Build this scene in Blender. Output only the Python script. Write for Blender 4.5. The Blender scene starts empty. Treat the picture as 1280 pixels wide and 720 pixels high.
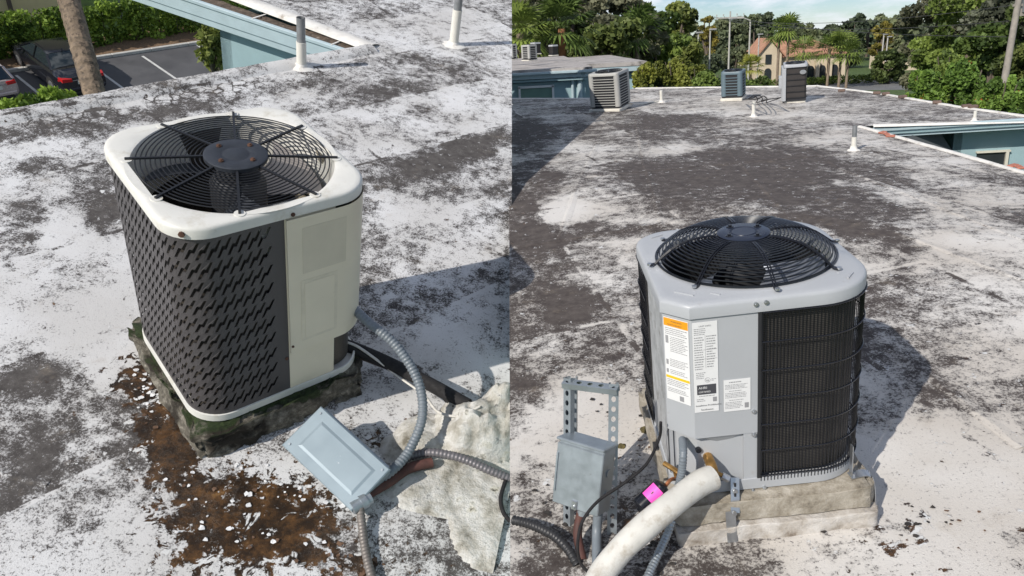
import bpy, bmesh, math, random
import numpy as np
from mathutils import Vector, Matrix
from mathutils.geometry import tessellate_polygon
random.seed(7); rng = np.random.default_rng(7)
PI = math.pi
scene = bpy.context.scene
col = scene.collection

# ------------------------------------------------------------------ camera
FPX, PPX, PPY = 920.0, 670.0, 360.0            # focal length and principal point in pixels of a 1280 px wide frame
EYE = Vector((0, 0, 6.5))
def unit(v): v = Vector(v); return v / v.length
UPC = unit((-0.05, -0.319, 0.947))              # gravity's up, written in camera axes (right, forward, up)
YW = unit(Vector((0, 1, 0)) - UPC * UPC.y)
XW = YW.cross(UPC)
CW = Matrix((XW, YW, UPC))                      # camera axes -> world
def c2w(p): return EYE + CW @ Vector(p)
cd = bpy.data.cameras.new("camera"); cam = bpy.data.objects.new("camera", cd); col.objects.link(cam); scene.camera = cam
cd.sensor_width = 36; cd.lens = FPX / 1280 * 36; cd.shift_x = -(PPX - 640) / 1280; cd.clip_start = .05; cd.clip_end = 3000
rx_, fy_, uz_ = (CW @ Vector(a) for a in ((1, 0, 0), (0, 1, 0), (0, 0, 1)))
cm = Matrix((rx_, uz_, -fy_)).transposed().to_4x4(); cm.translation = EYE; cam.matrix_world = cm
# ------------------------------------------------------------------ sun and sky
SUN = CW @ unit((0.565, 0.765, -0.31))          # the way the light travels
el = math.asin(-SUN.z); az = math.atan2(-SUN.x, -SUN.y)
W = bpy.data.worlds.new("World"); scene.world = W; W.use_nodes = True
wn, wl = W.node_tree.nodes, W.node_tree.links
bg = wn["Background"]; bg.inputs[1].default_value = .075
sky = wn.new("ShaderNodeTexSky"); sky.sky_type = 'NISHITA'; sky.sun_disc = False
sky.sun_elevation = el; sky.sun_rotation = az; sky.altitude = 1800; sky.dust_density = .1; sky.ozone_density = 2.0; sky.air_density = 1.0
tc = wn.new("ShaderNodeTexCoord"); mp = wn.new("ShaderNodeMapping"); mp.inputs['Scale'].default_value = (3, 3, 11)
cn = wn.new("ShaderNodeTexNoise"); cn.inputs['Scale'].default_value = 1.6; cn.inputs['Detail'].default_value = 9; cn.inputs['Roughness'].default_value = .62
cr = wn.new("ShaderNodeValToRGB"); cr.color_ramp.elements[0].position = .47; cr.color_ramp.elements[1].position = .60
mx = wn.new("ShaderNodeMixRGB"); mx.inputs[2].default_value = (12, 12.6, 13.6, 1)
wl.new(tc.outputs['Generated'], mp.inputs[0]); wl.new(mp.outputs[0], cn.inputs['Vector']); wl.new(cn.outputs[0], cr.inputs[0])
wb_ = wn.new('ShaderNodeMixRGB'); wb_.blend_type = 'MULTIPLY'; wb_.inputs[0].default_value = 1; wb_.inputs[2].default_value = (.82, .94, 1.12, 1)
wl.new(sky.outputs[0], wb_.inputs[1]); wl.new(cr.outputs[0], mx.inputs[0]); wl.new(wb_.outputs[0], mx.inputs[1]); wl.new(mx.outputs[0], bg.inputs[0])
sl = bpy.data.lights.new("sun", 'SUN'); sun = bpy.data.objects.new("sun", sl); col.objects.link(sun)
sl.energy = 4.4; sl.angle = math.radians(.5); sl.color = (1, .94, .855)
sun.rotation_euler = SUN.to_track_quat('-Z', 'Y').to_euler(); sun.location = (0, 0, 60)
scene.view_settings.view_transform = 'Standard'; scene.view_settings.look = 'None'; scene.view_settings.exposure = 0.0
scene.cycles.use_denoising = True

# ------------------------------------------------------------------ frames of the two roofs
LS = 1.5
def frame(n, h):
    n = unit(n); y = unit(Vector((0, 1, 0)) - n * n.y); x = y.cross(n)
    m = (CW @ Matrix((x, y, n)).transposed()).to_4x4(); m.translation = c2w(-n * h); return m
NR, HR = (-0.1129, -0.3904, 0.9137), 1.8736
NL, HL = (0.1776, -0.6107, 0.7717), 2.3313 * LS
FR, FL = frame(NR, HR), frame(NL, HL)
def ray(px, py): return CW @ Vector(((px - PPX) / FPX, 1, -(py - PPY) / FPX))
def hit(px, py, M, ax, val):
    Mi = M.inverted(); o = Mi @ EYE; d = Mi.to_3x3() @ ray(px, py); t = (val - o[ax]) / d[ax]; return o + d * t
def Lp(px, py, h=0): return hit(px, py, FL, 2, h)
# the right roof flattens out behind a shallow crease
n2 = FR.to_3x3().inverted() @ (CW @ unit((-0.058, -0.335, 0.940)))
c2 = hit(960, 262, FR, 2, 0)
def z2(x, y): return c2.z - (n2.x * (x - c2.x) + n2.y * (y - c2.y)) / n2.z
def zr(x, y): return min(0, z2(x, y))
def Rp(px, py, h=0):
    a = hit(px, py, FR, 2, h)
    if z2(a.x, a.y) >= 0: return a
    Mi = FR.inverted(); o = Mi @ EYE; d = Mi.to_3x3() @ ray(px, py); c = c2 + Vector((0, 0, h))
    return o + d * (n2.dot(c - o) / n2.dot(d))
def Wz(px, py, z): return hit(px, py, Matrix(), 2, z)
def Wd(px, py, d): return EYE + ray(px, py) * d
def proj(p):
    q = CW.transposed() @ (Vector(p) - EYE); return PPX + FPX * q.x / q.y, PPY - FPX * q.z / q.y, q.y
def hup(F, b, py):                              # height above local point b whose picture row is py
    R = (CW.transposed() @ F.to_3x3()); c = CW.transposed() @ ((F @ Vector(b)) - EYE); k = R @ Vector((0, 0, 1)); v = -(py - PPY) / FPX
    return (v * c.y - c.z) / (k.z - v * k.y)

# ------------------------------------------------------------------ mesh helpers
class MB:
    def __init__(s): s.v = []; s.f = []; s.u = None
    def add(s, vs, fs):
        o = len(s.v); s.v += [tuple(p) for p in vs]; s.f += [tuple(i + o for i in f) for f in fs]; return s
    def box(s, c, d, R=None, bev=0):
        x, y, z = d[0] / 2, d[1] / 2, d[2] / 2; c = Vector(c)
        if bev > 0:
            b = min(bev, x * .9, y * .9, z * .9); P = []
            for sx in (-1, 1):
                for sy in (-1, 1):
                    for sz in (-1, 1):
                        P += [Vector((sx * x, sy * (y - b), sz * (z - b))), Vector((sx * (x - b), sy * y, sz * (z - b))), Vector((sx * (x - b), sy * (y - b), sz * z))]
            bm = bmesh.new()
            for p in P: bm.verts.new(p)
            bmesh.ops.convex_hull(bm, input=bm.verts[:]); bm.verts.index_update()
            vs = [v.co.copy() for v in bm.verts]; fs = [[v.index for v in f.verts] for f in bm.faces]; bm.free()
        else:
            vs = [Vector((sx * x, sy * y, sz * z)) for sx in (-1, 1) for sy in (-1, 1) for sz in (-1, 1)]
            fs = [(0, 1, 3, 2), (4, 6, 7, 5), (0, 4, 5, 1), (2, 3, 7, 6), (0, 2, 6, 4), (1, 5, 7, 3)]
        if R is not None: vs = [R @ v for v in vs]
        return s.add([v + c for v in vs], fs)
    def bar(s, a, b, w, t=None, up=(0, 0, 1)):  # square bar from a to b
        a, b = Vector(a), Vector(b); d = b - a; t = t or w
        y = d.normalized(); x = y.cross(Vector(up));
        if x.length < 1e-4: x = y.cross(Vector((1, 0, 0)))
        x.normalize(); z = x.cross(y); R = Matrix((x, y, z)).transposed()
        return s.box((a + b) / 2, (w, d.length, t), R)
    def tube(s, pts, r, n=8, cap=True, closed=False):
        pts = [Vector(p) for p in pts]; m = len(pts); rs = r if hasattr(r, '__len__') else [r] * m
        V = []; ref = None
        for i, p in enumerate(pts):
            if closed: t = (pts[(i + 1) % m] - pts[i - 1])
            else: t = pts[min(i + 1, m - 1)] - pts[max(i - 1, 0)]
            if t.length < 1e-9: t = Vector((0, 0, 1))
            t.normalize()
            if ref is None: ref = t.orthogonal().normalized()
            ref = (ref - t * ref.dot(t))
            if ref.length < 1e-6: ref = t.orthogonal()
            ref.normalize(); b = t.cross(ref)
            for k in range(n):
                a = 2 * PI * k / n; V.append(p + (ref * math.cos(a) + b * math.sin(a)) * rs[i])
        F = []
        for i in range(m if closed else m - 1):
            j = (i + 1) % m
            for k in range(n): F.append((i * n + k, i * n + (k + 1) % n, j * n + (k + 1) % n, j * n + k))
        if cap and not closed: F += [tuple(range(n))[::-1], tuple((m - 1) * n + k for k in range(n))]
        return s.add(V, F)
    def loops(s, L, closed=True, cap0=False, cap1=False):   # stacked outlines with equal counts
        n = len(L[0]); V = [p for l in L for p in l]; F = []
        for i in range(len(L) - 1):
            for k in range(n if closed else n - 1): F.append((i * n + k, i * n + (k + 1) % n, (i + 1) * n + (k + 1) % n, (i + 1) * n + k))
        if cap0: F.append(tuple(range(n))[::-1])
        if cap1: F.append(tuple((len(L) - 1) * n + k for k in range(n)))
        return s.add(V, F)
    def disc(s, c, r, z0, z1, n=20):
        A = [(c[0] + r * math.cos(2 * PI * k / n), c[1] + r * math.sin(2 * PI * k / n)) for k in range(n)]
        return s.loops([[(x, y, z0) for x, y in A], [(x, y, z1) for x, y in A]], cap0=True, cap1=True)
    def mesh(s, name, m=None, smooth=False):
        me = bpy.data.meshes.new(name); me.from_pydata(s.v, [], s.f)
        if m is not None: me.materials.append(m)
        if smooth:
            me.polygons.foreach_set('use_smooth', [True] * len(me.polygons))
            try: me.set_sharp_from_angle(angle=math.radians(38))
            except Exception: pass
        me.update(); return me
    def build(s, name, m, parent=None, smooth=False, M=None, recalc=True):
        me = s.mesh(name, m, False)
        if recalc and len(s.f) < 60000:
            bm = bmesh.new(); bm.from_mesh(me); bmesh.ops.recalc_face_normals(bm, faces=bm.faces[:]); bm.to_mesh(me); bm.free()
        if smooth:
            me.polygons.foreach_set('use_smooth', [True] * len(me.polygons)); me.set_sharp_from_angle(angle=math.radians(38))
        o = bpy.data.objects.new(name, me); col.objects.link(o)
        if parent is not None: o.parent = parent
        if M is not None: o.matrix_basis = M
        return o
def tag(o, label=None, cat=None, group=None, kind=None):
    if label: o['label'] = label
    if cat: o['category'] = cat
    if group: o['group'] = group
    if kind: o['kind'] = kind
    return o
def thing(name, M, label, cat, group=None):
    o = bpy.data.objects.new(name, None); o.empty_display_size = .2; col.objects.link(o); o.matrix_world = M
    return tag(o, label, cat, group)
def copy_tree(o, parent=None):
    kids = [c for c in bpy.data.objects if c.parent == o]
    c = o.copy(); col.objects.link(c); c.parent = parent
    for k in kids: copy_tree(k, c)
    return c
def T(*v): return Matrix.Translation(Vector(v) if len(v) == 3 else v[0])
def RZ(a): return Matrix.Rotation(a, 4, 'Z')
def spline(P, n=8):
    P = [Vector(p) for p in P]; Q = [P[0] * 2 - P[1]] + P + [P[-1] * 2 - P[-2]]; out = []
    for i in range(1, len(Q) - 2):
        for k in range(n):
            t = k / n; a, b, c, d = Q[i - 1:i + 3]
            out.append(.5 * ((2 * b) + (c - a) * t + (2 * a - 5 * b + 4 * c - d) * t * t + (3 * b - a - 3 * c + d) * t ** 3))
    return out + [P[-1]]
def resamp(P, step):
    out = [P[0]]; acc = 0
    for a, b in zip(P, P[1:]):
        L = (b - a).length
        while acc + L >= step:
            t = (step - acc) / L; a = a.lerp(b, t); out.append(a); L = (b - a).length; acc = 0
        acc += L
    return out
def ribbed(P, r, pitch, depth=.16):
    Q = resamp(P, pitch / 4); return Q, [r * (1 + depth * (0, .9, 1, .1)[i % 4] - depth * .5) for i in range(len(Q))]
def frame3(o, px, pz):                          # orthonormal frame: origin, a point along x, a point roughly along z
    x = (Vector(px) - Vector(o)).normalized(); z = Vector(pz) - Vector(o); z = (z - x * z.dot(x)).normalized(); y = z.cross(x)
    m = Matrix((x, y, z)).transposed().to_4x4(); m.translation = Vector(o); return m

# ------------------------------------------------------------------ materials
class NT:
    def __init__(s, name):
        s.m = bpy.data.materials.new(name); s.m.use_nodes = True; s.n = s.m.node_tree.nodes; s.l = s.m.node_tree.links
        s.b = s.n["Principled BSDF"]; s.o = s.n["Material Output"]
        s.tc = s.n.new("ShaderNodeTexCoord")
    def val(s, sock, v):
        if hasattr(v, 'links') or isinstance(v, bpy.types.NodeSocket): s.l.new(v, sock)
        else: sock.default_value = v
    def noise(s, scale, detail=3, rough=.5, vec=None, dist=0, stretch=None):
        v = vec or s.tc.outputs['Object']
        if stretch:
            mp = s.n.new("ShaderNodeMapping"); mp.inputs['Scale'].default_value = stretch[:3]
            if len(stretch) > 3: mp.inputs['Rotation'].default_value = (0, 0, stretch[3])
            s.l.new(v, mp.inputs[0]); v = mp.outputs[0]
        t = s.n.new("ShaderNodeTexNoise"); t.inputs['Scale'].default_value = scale; t.inputs['Detail'].default_value = detail
        t.inputs['Roughness'].default_value = rough; t.inputs['Distortion'].default_value = dist
        s.l.new(v, t.inputs['Vector']); return t.outputs[0]
    def mr(s, x, a, b, c=0, d=1, smooth=False):
        t = s.n.new("ShaderNodeMapRange"); t.interpolation_type = 'SMOOTHSTEP' if smooth else 'LINEAR'
        s.val(t.inputs[0], x)
        for i, q in enumerate((a, b, c, d)): s.val(t.inputs[i + 1], q)
        return t.outputs[0]
    def math(s, op, a, b=0, clamp=False):
        t = s.n.new("ShaderNodeMath"); t.operation = op; t.use_clamp = clamp; s.val(t.inputs[0], a); s.val(t.inputs[1], b); return t.outputs[0]
    def mix(s, f, a, b, mode='MIX'):
        t = s.n.new("ShaderNodeMixRGB"); t.blend_type = mode; s.val(t.inputs[0], f)
        for i, q in ((1, a), (2, b)):
            if isinstance(q, tuple): q = tuple(q[:3]) + (1,)
            if isinstance(q, (int, float)): q = (q, q, q, 1)
            s.val(t.inputs[i], q)
        return t.outputs[0]
    def bump(s, h, strength=.3, dist=.01):
        t = s.n.new("ShaderNodeBump"); t.inputs['Strength'].default_value = strength; t.inputs['Distance'].default_value = dist
        s.l.new(h, t.inputs['Height']); s.l.new(t.outputs[0], s.b.inputs['Normal'])
    def ramp(s, x, stops):
        t = s.n.new("ShaderNodeValToRGB"); e = t.color_ramp.elements
        while len(e) > 1: e.remove(e[-1])
        e[0].position = stops[0][0]; e[0].color = tuple(stops[0][1]) + (1,)
        for p, c in stops[1:]: q = e.new(p); q.color = tuple(c) + (1,)
        s.l.new(x, t.inputs[0]); return t.outputs[0]
    def done(s, col_, rough=.6, metal=0, spec=None):
        s.val(s.b.inputs['Base Color'], col_ if not isinstance(col_, tuple) else tuple(col_[:3]) + (1,))
        s.val(s.b.inputs['Roughness'], rough); s.b.inputs['Metallic'].default_value = metal
        if spec is not None: s.b.inputs['Specular IOR Level'].default_value = spec
        return s.m
def mat(name, c, rough=.5, metal=0, var=.12, scale=6, bump=0, bscale=60, dirt=None, dth=(.58, .72), dscale=9, spec=None):
    t = NT(name); n = t.noise(scale, 4, .6); f = t.mr(n, .3, .7, 1 - var, 1 + var)
    k = t.mix(1.0, c, f, 'MULTIPLY')
    if dirt: k = t.mix(t.mr(t.noise(dscale, 6, .65), dth[0], dth[1]), k, dirt)
    if bump: t.bump(t.noise(bscale, 3), bump, .004)
    r = t.mr(t.noise(scale * 2, 3), .3, .7, rough * .85, min(1, rough * 1.15))
    return t.done(k, r, metal, spec)
def leafmat(name, dark, light, rough=.55, red=None):
    t = NT(name); a = t.n.new("ShaderNodeAttribute"); a.attribute_name = 'tint'; oi = t.n.new('ShaderNodeObjectInfo')
    st = [(0, dark), (.75, light)] + ([(.93, light), (.95, red)] if red else [])
    c = t.ramp(a.outputs['Fac'], st); c = t.mix(t.mr(oi.outputs['Random'], 0, 1, 0, .55), c, t.mix(1.0, c, (1.45, 1.15, .85), 'MULTIPLY')); c = t.mix(1.0, c, t.mr(oi.outputs['Random'], .1, .9, 1.0, 1.5), 'MULTIPLY'); t.done(c, rough, 0, .3)
    tr = t.n.new("ShaderNodeBsdfTranslucent"); t.l.new(c, tr.inputs[0]); ms = t.n.new("ShaderNodeMixShader"); ms.inputs[0].default_value = .28
    t.l.new(t.b.outputs[0], ms.inputs[1]); t.l.new(tr.outputs[0], ms.inputs[2]); t.l.new(ms.outputs[0], t.o.inputs[0]); return t.m

def blobs(t, F, items, warp=None):
    """stains with a shape of their own: items = (centre, half axis a, half axis b, strength) on the sheet; returns their sum"""
    acc = None
    for (c, a, b, w) in items:
        U, S, _ = np.linalg.svd(np.array([[a[0], b[0]], [a[1], b[1]]]))
        mp = t.n.new("ShaderNodeMapping"); mp.vector_type = 'TEXTURE'
        mp.inputs['Location'].default_value = (c[0], c[1], 0); mp.inputs['Rotation'].default_value = (0, 0, math.atan2(U[1, 0], U[0, 0]))
        mp.inputs['Scale'].default_value = (max(S[0], .01), max(S[1], .01), 1e3)
        t.l.new(warp or t.tc.outputs['Object'], mp.inputs[0])
        ln = t.n.new("ShaderNodeVectorMath"); ln.operation = 'LENGTH'; t.l.new(mp.outputs[0], ln.inputs[0])
        v = t.mr(ln.outputs['Value'], .45, 1.25, w, 0, True)
        acc = v if acc is None else t.math('ADD', acc, v)
    return acc
def pxblob(P, x, y, rx, ry, w, ang=0):          # an ellipse given where it lies in the photograph, as its half axes on the roof
    c = P(x, y); ca, sa = math.cos(ang), math.sin(ang)
    a = P(x + rx * ca, y + rx * sa) - P(x - rx * ca, y - rx * sa); b = P(x - ry * sa, y + ry * ca) - P(x + ry * sa, y - ry * ca)
    return ((c.x, c.y), (a.x / 2, a.y / 2), (b.x / 2, b.y / 2), w)
def warpv(t, amp, scale):
    n = t.n.new("ShaderNodeTexNoise"); n.inputs['Scale'].default_value = scale; n.inputs['Detail'].default_value = 5; n.inputs['Roughness'].default_value = .65
    t.l.new(t.tc.outputs['Object'], n.inputs['Vector'])
    s = t.n.new("ShaderNodeVectorMath"); s.operation = 'SUBTRACT'; s.inputs[1].default_value = (.5, .5, .5); t.l.new(n.outputs['Color'], s.inputs[0])
    m = t.n.new("ShaderNodeVectorMath"); m.operation = 'MULTIPLY'; m.inputs[1].default_value = (amp * 2, amp * 2, 0); t.l.new(s.outputs[0], m.inputs[0])
    a = t.n.new("ShaderNodeVectorMath"); a.operation = 'ADD'; t.l.new(t.tc.outputs['Object'], a.inputs[0]); t.l.new(m.outputs[0], a.inputs[1])
    return a.outputs[0]
from mathutils import noise as mnoise
# ------------------------------------------------------------------ roofs
def roofmat(name, P, brown=None, stretch=(1, 1, 1, 0), base=0.0, warm=(.60, .58, .55), cracks=None, rolls=None, gk=((.27, .26, .25), (.42, .405, .39)), film=(.15, .85), cold=(.70, .70, .70), gm=((.050, .044, .041), (.125, .115, .108))):
    t = NT(name)
    def att(nm): a = t.n.new("ShaderNodeAttribute"); a.attribute_name = nm; return a.outputs['Fac']
    D = t.math('MULTIPLY', att('soot'), t.mr(t.noise(1.9, 8, .75, dist=.8), .36, .60, .35, 1.35))
    big = t.noise(.55, 5, .6, stretch=stretch); mid = t.noise(2.6, 7, .68, dist=.5, stretch=stretch); sm = t.noise(12, 7, .75, stretch=stretch)
    fine = t.noise(66, 6, .78); fine2 = t.noise(150, 3, .7)
    k = t.math('ADD', t.mr(big, .3, .7, -.2, .2), t.mr(mid, .28, .72, -.36, .36)); k = t.math('ADD', k, t.mr(sm, .3, .7, -.42, .42))
    k = t.math('SUBTRACT', t.math('ADD', k, .56 + base), D)               # how much white coating is left
    if cracks:                                                            # branching cracks along the edge
        vo = t.n.new("ShaderNodeTexVoronoi"); vo.feature = 'DISTANCE_TO_EDGE'; vo.inputs['Scale'].default_value = 9
        t.l.new(warpv(t, .05, 9), vo.inputs['Vector']); ce = t.mr(vo.outputs['Distance'], .0, .09, 1, 0)
        k = t.math('SUBTRACT', k, t.math('MULTIPLY', t.math('MULTIPLY', att('crack'), ce), t.mr(t.noise(3, 3), .4, .55, 0, 1.3)))
    if rolls:
        bt = t.n.new("ShaderNodeTexBrick"); bt.inputs['Scale'].default_value = 1.0; bt.inputs['Brick Width'].default_value = 3.7; bt.inputs['Row Height'].default_value = .98; bt.inputs['Mortar Size'].default_value = .022; bt.inputs['Mortar Smooth'].default_value = .6; bt.offset = .37
        bt.inputs['Color1'].default_value = (0, 0, 0, 1); bt.inputs['Color2'].default_value = (1, 1, 1, 1); bt.inputs['Mortar'].default_value = (.5, .5, .5, 1)
        mq = t.n.new("ShaderNodeMapping"); mq.inputs['Rotation'].default_value = (0, 0, rolls); t.l.new(warpv(t, .03, 2.0), mq.inputs[0]); t.l.new(mq.outputs[0], bt.inputs['Vector'])
        k = t.math('ADD', k, t.mr(bt.outputs['Color'], 0, 1, -.17, .17)); k = t.math('ADD', k, t.math('MULTIPLY', bt.outputs['Fac'], t.mr(t.noise(3.1, 5), .38, .62, -.5, .45)))
    thr = t.mr(k, 0, 1, .63, .395)
    ff = t.math('ADD', t.math('MULTIPLY', fine, .75), t.math('MULTIPLY', fine2, .25))
    coat = t.mr(t.math('SUBTRACT', ff, thr), -.022, .034, 0, 1)
    grime = t.mix(t.mr(sm, .35, .65), gm[0], gm[1])
    grime = t.mix(t.mr(k, .45, 1.0), grime, (.25, .235, .225))
    grey = t.mix(t.mr(mid, .3, .7), gk[0], gk[1])
    white = t.mix(t.mr(k, film[0], film[1]), grey, t.mix(t.mr(t.noise(1.3, 3), .4, .65), warm, cold))
    c = t.mix(coat, grime, white)
    c = t.mix(t.mr(t.noise(5, 6, .7), .58, .75, 0, .35), c, (.33, .27, .20))   # tan dust
    rough = t.mr(coat, 0, 1, .75, .55)
    h = t.math('ADD', t.math('MULTIPLY', coat, .5), fine2)
    if brown:
        B = att('brown')
        bn = t.noise(13, 7, .72); bm_ = t.mr(t.math('ADD', B, t.mr(bn, .3, .7, -.75, .75)), .42, .50)
        pe = t.noise(8.5, 6, .72, dist=.8); isl = t.mr(t.math('ADD', pe, t.mr(B, 0, 1, .10, -.035)), .575, .595)
        bc = t.ramp(t.noise(9, 9, .75), [(.3, (.008, .006, .005)), (.48, (.035, .020, .010)), (.62, (.12, .06, .022)), (.72, (.30, .17, .065))])
        bc = t.mix(isl, bc, (.68, .68, .67)); c = t.mix(bm_, c, bc)
        rough = t.mix(t.math('MULTIPLY', bm_, t.math('SUBTRACT', 1, isl)), rough, .34)
        h = t.math('ADD', h, t.math('MULTIPLY', t.math('MULTIPLY', isl, bm_), 2.5)); h = t.math('SUBTRACT', h, t.math('MULTIPLY', bm_, 1.2))
    t.bump(h, .55, .004)
    return t.done(c, rough, 0, .35)
def stain(me, nm, P, items, amp):
    n = len(me.vertices); co = np.empty(n * 3); me.vertices.foreach_get('co', co); co = co.reshape(-1, 3)[:, :2]
    w = np.array([tuple(mnoise.turbulence_vector(Vector((x * 1.7, y * 1.7, 0)), 4, False))[:2] for x, y in co]) * amp if amp else 0
    q = co + w; acc = np.zeros(n)
    for it in items:
        (c, a, b, s) = pxblob(P, *it); A = np.linalg.inv(np.array([[a[0], b[0]], [a[1], b[1]]])); r = np.linalg.norm((q - np.array(c)) @ A.T, axis=1)
        t = np.clip((1.25 - r) / .8, 0, 1); acc += s * t * t * (3 - 2 * t)
    at = me.attributes.new(nm, 'FLOAT', 'POINT'); at.data.foreach_set('value', acc.astype(np.float32))
def poly(P2):                                   # counter-clockwise polygon to a flat face
    return [Vector(p) for p in P2]
def roof_sheet(name, F, pts, zf, m, depth, crease=None, parent=None, skirt_m=None, cells=(), stains=(), open_=()):
    bm = bmesh.new(); vs = [bm.verts.new((p.x, p.y, 0)) for p in pts]
    for tr in tessellate_polygon([[Vector((p.x, p.y, 0)) for p in pts]]): bm.faces.new([vs[i] for i in tr])
    for ax, a0, a1, st in cells:
        x = a0
        while x < a1:
            co = Vector((0, 0, 0)); co[ax] = x; no = Vector((0, 0, 0)); no[ax] = 1; x += st * max(1, (abs(x) if ax else 4) / 4)
            bmesh.ops.bisect_plane(bm, geom=bm.verts[:] + bm.edges[:] + bm.faces[:], plane_co=co, plane_no=no, dist=1e-5)
    if crease:
        bmesh.ops.bisect_plane(bm, geom=bm.verts[:] + bm.edges[:] + bm.faces[:], plane_co=crease[0], plane_no=crease[1], dist=1e-5)
    for v in bm.verts: v.co.z = zf(v.co.x, v.co.y)
    if bm.faces[:][0].normal.z < 0: pass
    bmesh.ops.recalc_face_normals(bm, faces=bm.faces[:])
    if sum(f.normal.z for f in bm.faces) < 0: bmesh.ops.reverse_faces(bm, faces=bm.faces[:])
    me = bpy.data.meshes.new(name); bm.to_mesh(me); bm.free(); me.materials.append(m)
    for st in stains: stain(me, *st)
    o = bpy.data.objects.new(name, me); col.objects.link(o); o.matrix_world = F
    n = len(pts); sk = MB()                                              # walls under the edge of the sheet
    top = [(p.x, p.y, zf(p.x, p.y) - .003) for p in pts]
    for i in range(n):
        if i in open_: continue
        a, b = top[i], top[(i + 1) % n]; sk.add([a, b, (b[0], b[1], b[2] - depth), (a[0], a[1], a[2] - depth)], [(0, 1, 2, 3)])
    sk.build('roof_wall', skirt_m, o); return o
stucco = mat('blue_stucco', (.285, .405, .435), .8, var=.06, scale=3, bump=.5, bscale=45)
stucco_shade = mat('blue_stucco_shaded', (.26, .37, .40), .8, var=.06, scale=3, bump=.5, bscale=45)  # same stucco darkened for soffits and recesses, their shade put into the colour
fascia_m = mat('blue_fascia', (.40, .50, .54), .45, var=.07, scale=5)
ctrim = mat('cream_trim', (.62, .59, .50), .6, var=.08, scale=8, dirt=(.25, .2, .14), dth=(.62, .8))
whitecoat = mat('white_coating', (.72, .70, .66), .65, var=.12, scale=7, bump=.4, bscale=40, dirt=(.32, .27, .21), dth=(.58, .78), dscale=6)

def line_dir(P, a, b): d = P(*b) - P(*a); return -math.atan2(d.y, d.x)
roll_r, roll_l = line_dir(Rp, (955, 265), (745, 165)), line_dir(Lp, (20, 640), (160, 575))
soot_r = [(664, 190, 34, 62, .55), (700, 222, 50, 12, .35), (845, 152, 60, 10, .45), (800, 168, 110, 13, .40), (940, 205, 130, 30, .62), (1030, 250, 110, 38, .62, .2),
          (1105, 300, 62, 30, .5, .3), (760, 288, 120, 11, .5), (668, 298, 40, 13, .62), (880, 236, 130, 26, .5), (715, 385, 34, 16, .5), (690, 375, 60, 30, .2), (800, 210, 60, 18, .45),
          (690, 160, 60, 8, .4), (1100, 370, 60, 25, .2), (650, 480, 40, 20, .35),
          (725, 266, 62, 12, -.4), (850, 185, 40, 7, -.55), (1190, 215, 120, 30, -.32, .3), (1220, 300, 90, 30, -.3), (1240, 420, 90, 70, -.38), (1150, 400, 50, 40, -.1), (1180, 600, 140, 90, -.5),
          (720, 520, 100, 55, -.62), (760, 640, 150, 80, -.25), (1040, 175, 60, 20, -.22), (980, 140, 160, 14, -.12), (700, 135, 60, 6, .2), (820, 660, 40, 45, .6), (870, 560, 50, 30, .2)]
m_r = roofmat('right_roof_coating', Rp, brown=True, base=.10, rolls=roll_r, warm=(.56, .52, .47), cold=(.68, .655, .62), gm=((.050, .040, .036), (.118, .100, .090)), gk=((.13, .12, .112), (.26, .245, .23)), film=(.05, .95))
brown_r = [(1140, 655, 50, 22, .35), (1085, 668, 60, 16, .3), (815, 668, 40, 40, .42), (795, 590, 25, 45, .3)]
Rpts = [Rp(640, 1500), Rp(640, 123), Rp(738, 123), Rp(795, 110), Rp(1021, 107), Rp(1094, 116), Rp(1131, 122), Rp(1204, 134.5), Rp(1280, 145), Rp(1325, 150.5),
        Rp(1091, 157), Rp(1075, 158.5), Rp(1280, 216), Rp(1500, 277), Rp(1700, 700), Rp(1700, 1500)]
nx = Vector((n2.x, n2.y, 0)); roof_r = roof_sheet('roof', FR, Rpts, zr, m_r, 3.6, crease=(Vector((c2.x, c2.y, 0)), nx.normalized()), skirt_m=stucco, cells=((0, -1.2, 9, .11), (1, 1.2, 18, .09)), stains=(('soot', Rp, soot_r, .22), ('brown', Rp, brown_r, .15)), open_=(9, 10, 11))
tag(roof_r, kind='structure')

soot_l = [(60, 205, 70, 14, .55, -.2), (130, 255, 30, 60, .4), (20, 285, 30, 40, .5), (560, 200, 100, 13, .6, -.25), (610, 180, 60, 8, .5, -.2), (455, 120, 110, 12, .42, -.1), (395, 100, 50, 7, .4),
          (520, 150, 70, 10, .3, -.1), (560, 75, 90, 10, .18), (500, 28, 60, 8, .15), (50, 475, 60, 40, .5), (20, 600, 40, 60, .32), (170, 560, 30, 45, .35), (90, 640, 60, 30, .25), (480, 310, 22, 30, .25),
          (600, 350, 30, 14, .3), (530, 330, 30, 10, .25), (620, 235, 40, 10, .4), (200, 140, 160, 16, .5, -.18), (30, 170, 80, 10, .4),
          (80, 300, 62, 36, -.42), (140, 430, 55, 75, -.55), (170, 500, 30, 30, -.4), (560, 260, 90, 24, -.35, -.2), (560, 330, 100, 60, -.15), (560, 430, 90, 50, -.12), (480, 230, 60, 18, -.2), (150, 670, 50, 50, -.35), (560, 60, 90, 50, .02), (340, 690, 120, 50, -.3), (570, 640, 70, 70, .05)]
m_l = roofmat('left_roof_coating', Lp, brown=True, cracks=True, base=.20, rolls=roll_l, gk=((.20, .19, .19), (.34, .325, .32)), film=(.05, .80), warm=(.58, .57, .555))
brown_l = [(300, 640, 140, 62, .9), (172, 478, 34, 55, .95, .3), (200, 540, 40, 50, .9), (215, 570, 34, 50, .75), (400, 690, 90, 45, .42), (430, 560, 70, 26, .45), (230, 690, 60, 40, .5), (500, 700, 60, 30, .3), (490, 545, 20, 20, .3)]
cracks_l = [(140, 135, 190, 13, 1.0, -.2), (330, 100, 120, 10, .8, -.18)]
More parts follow.
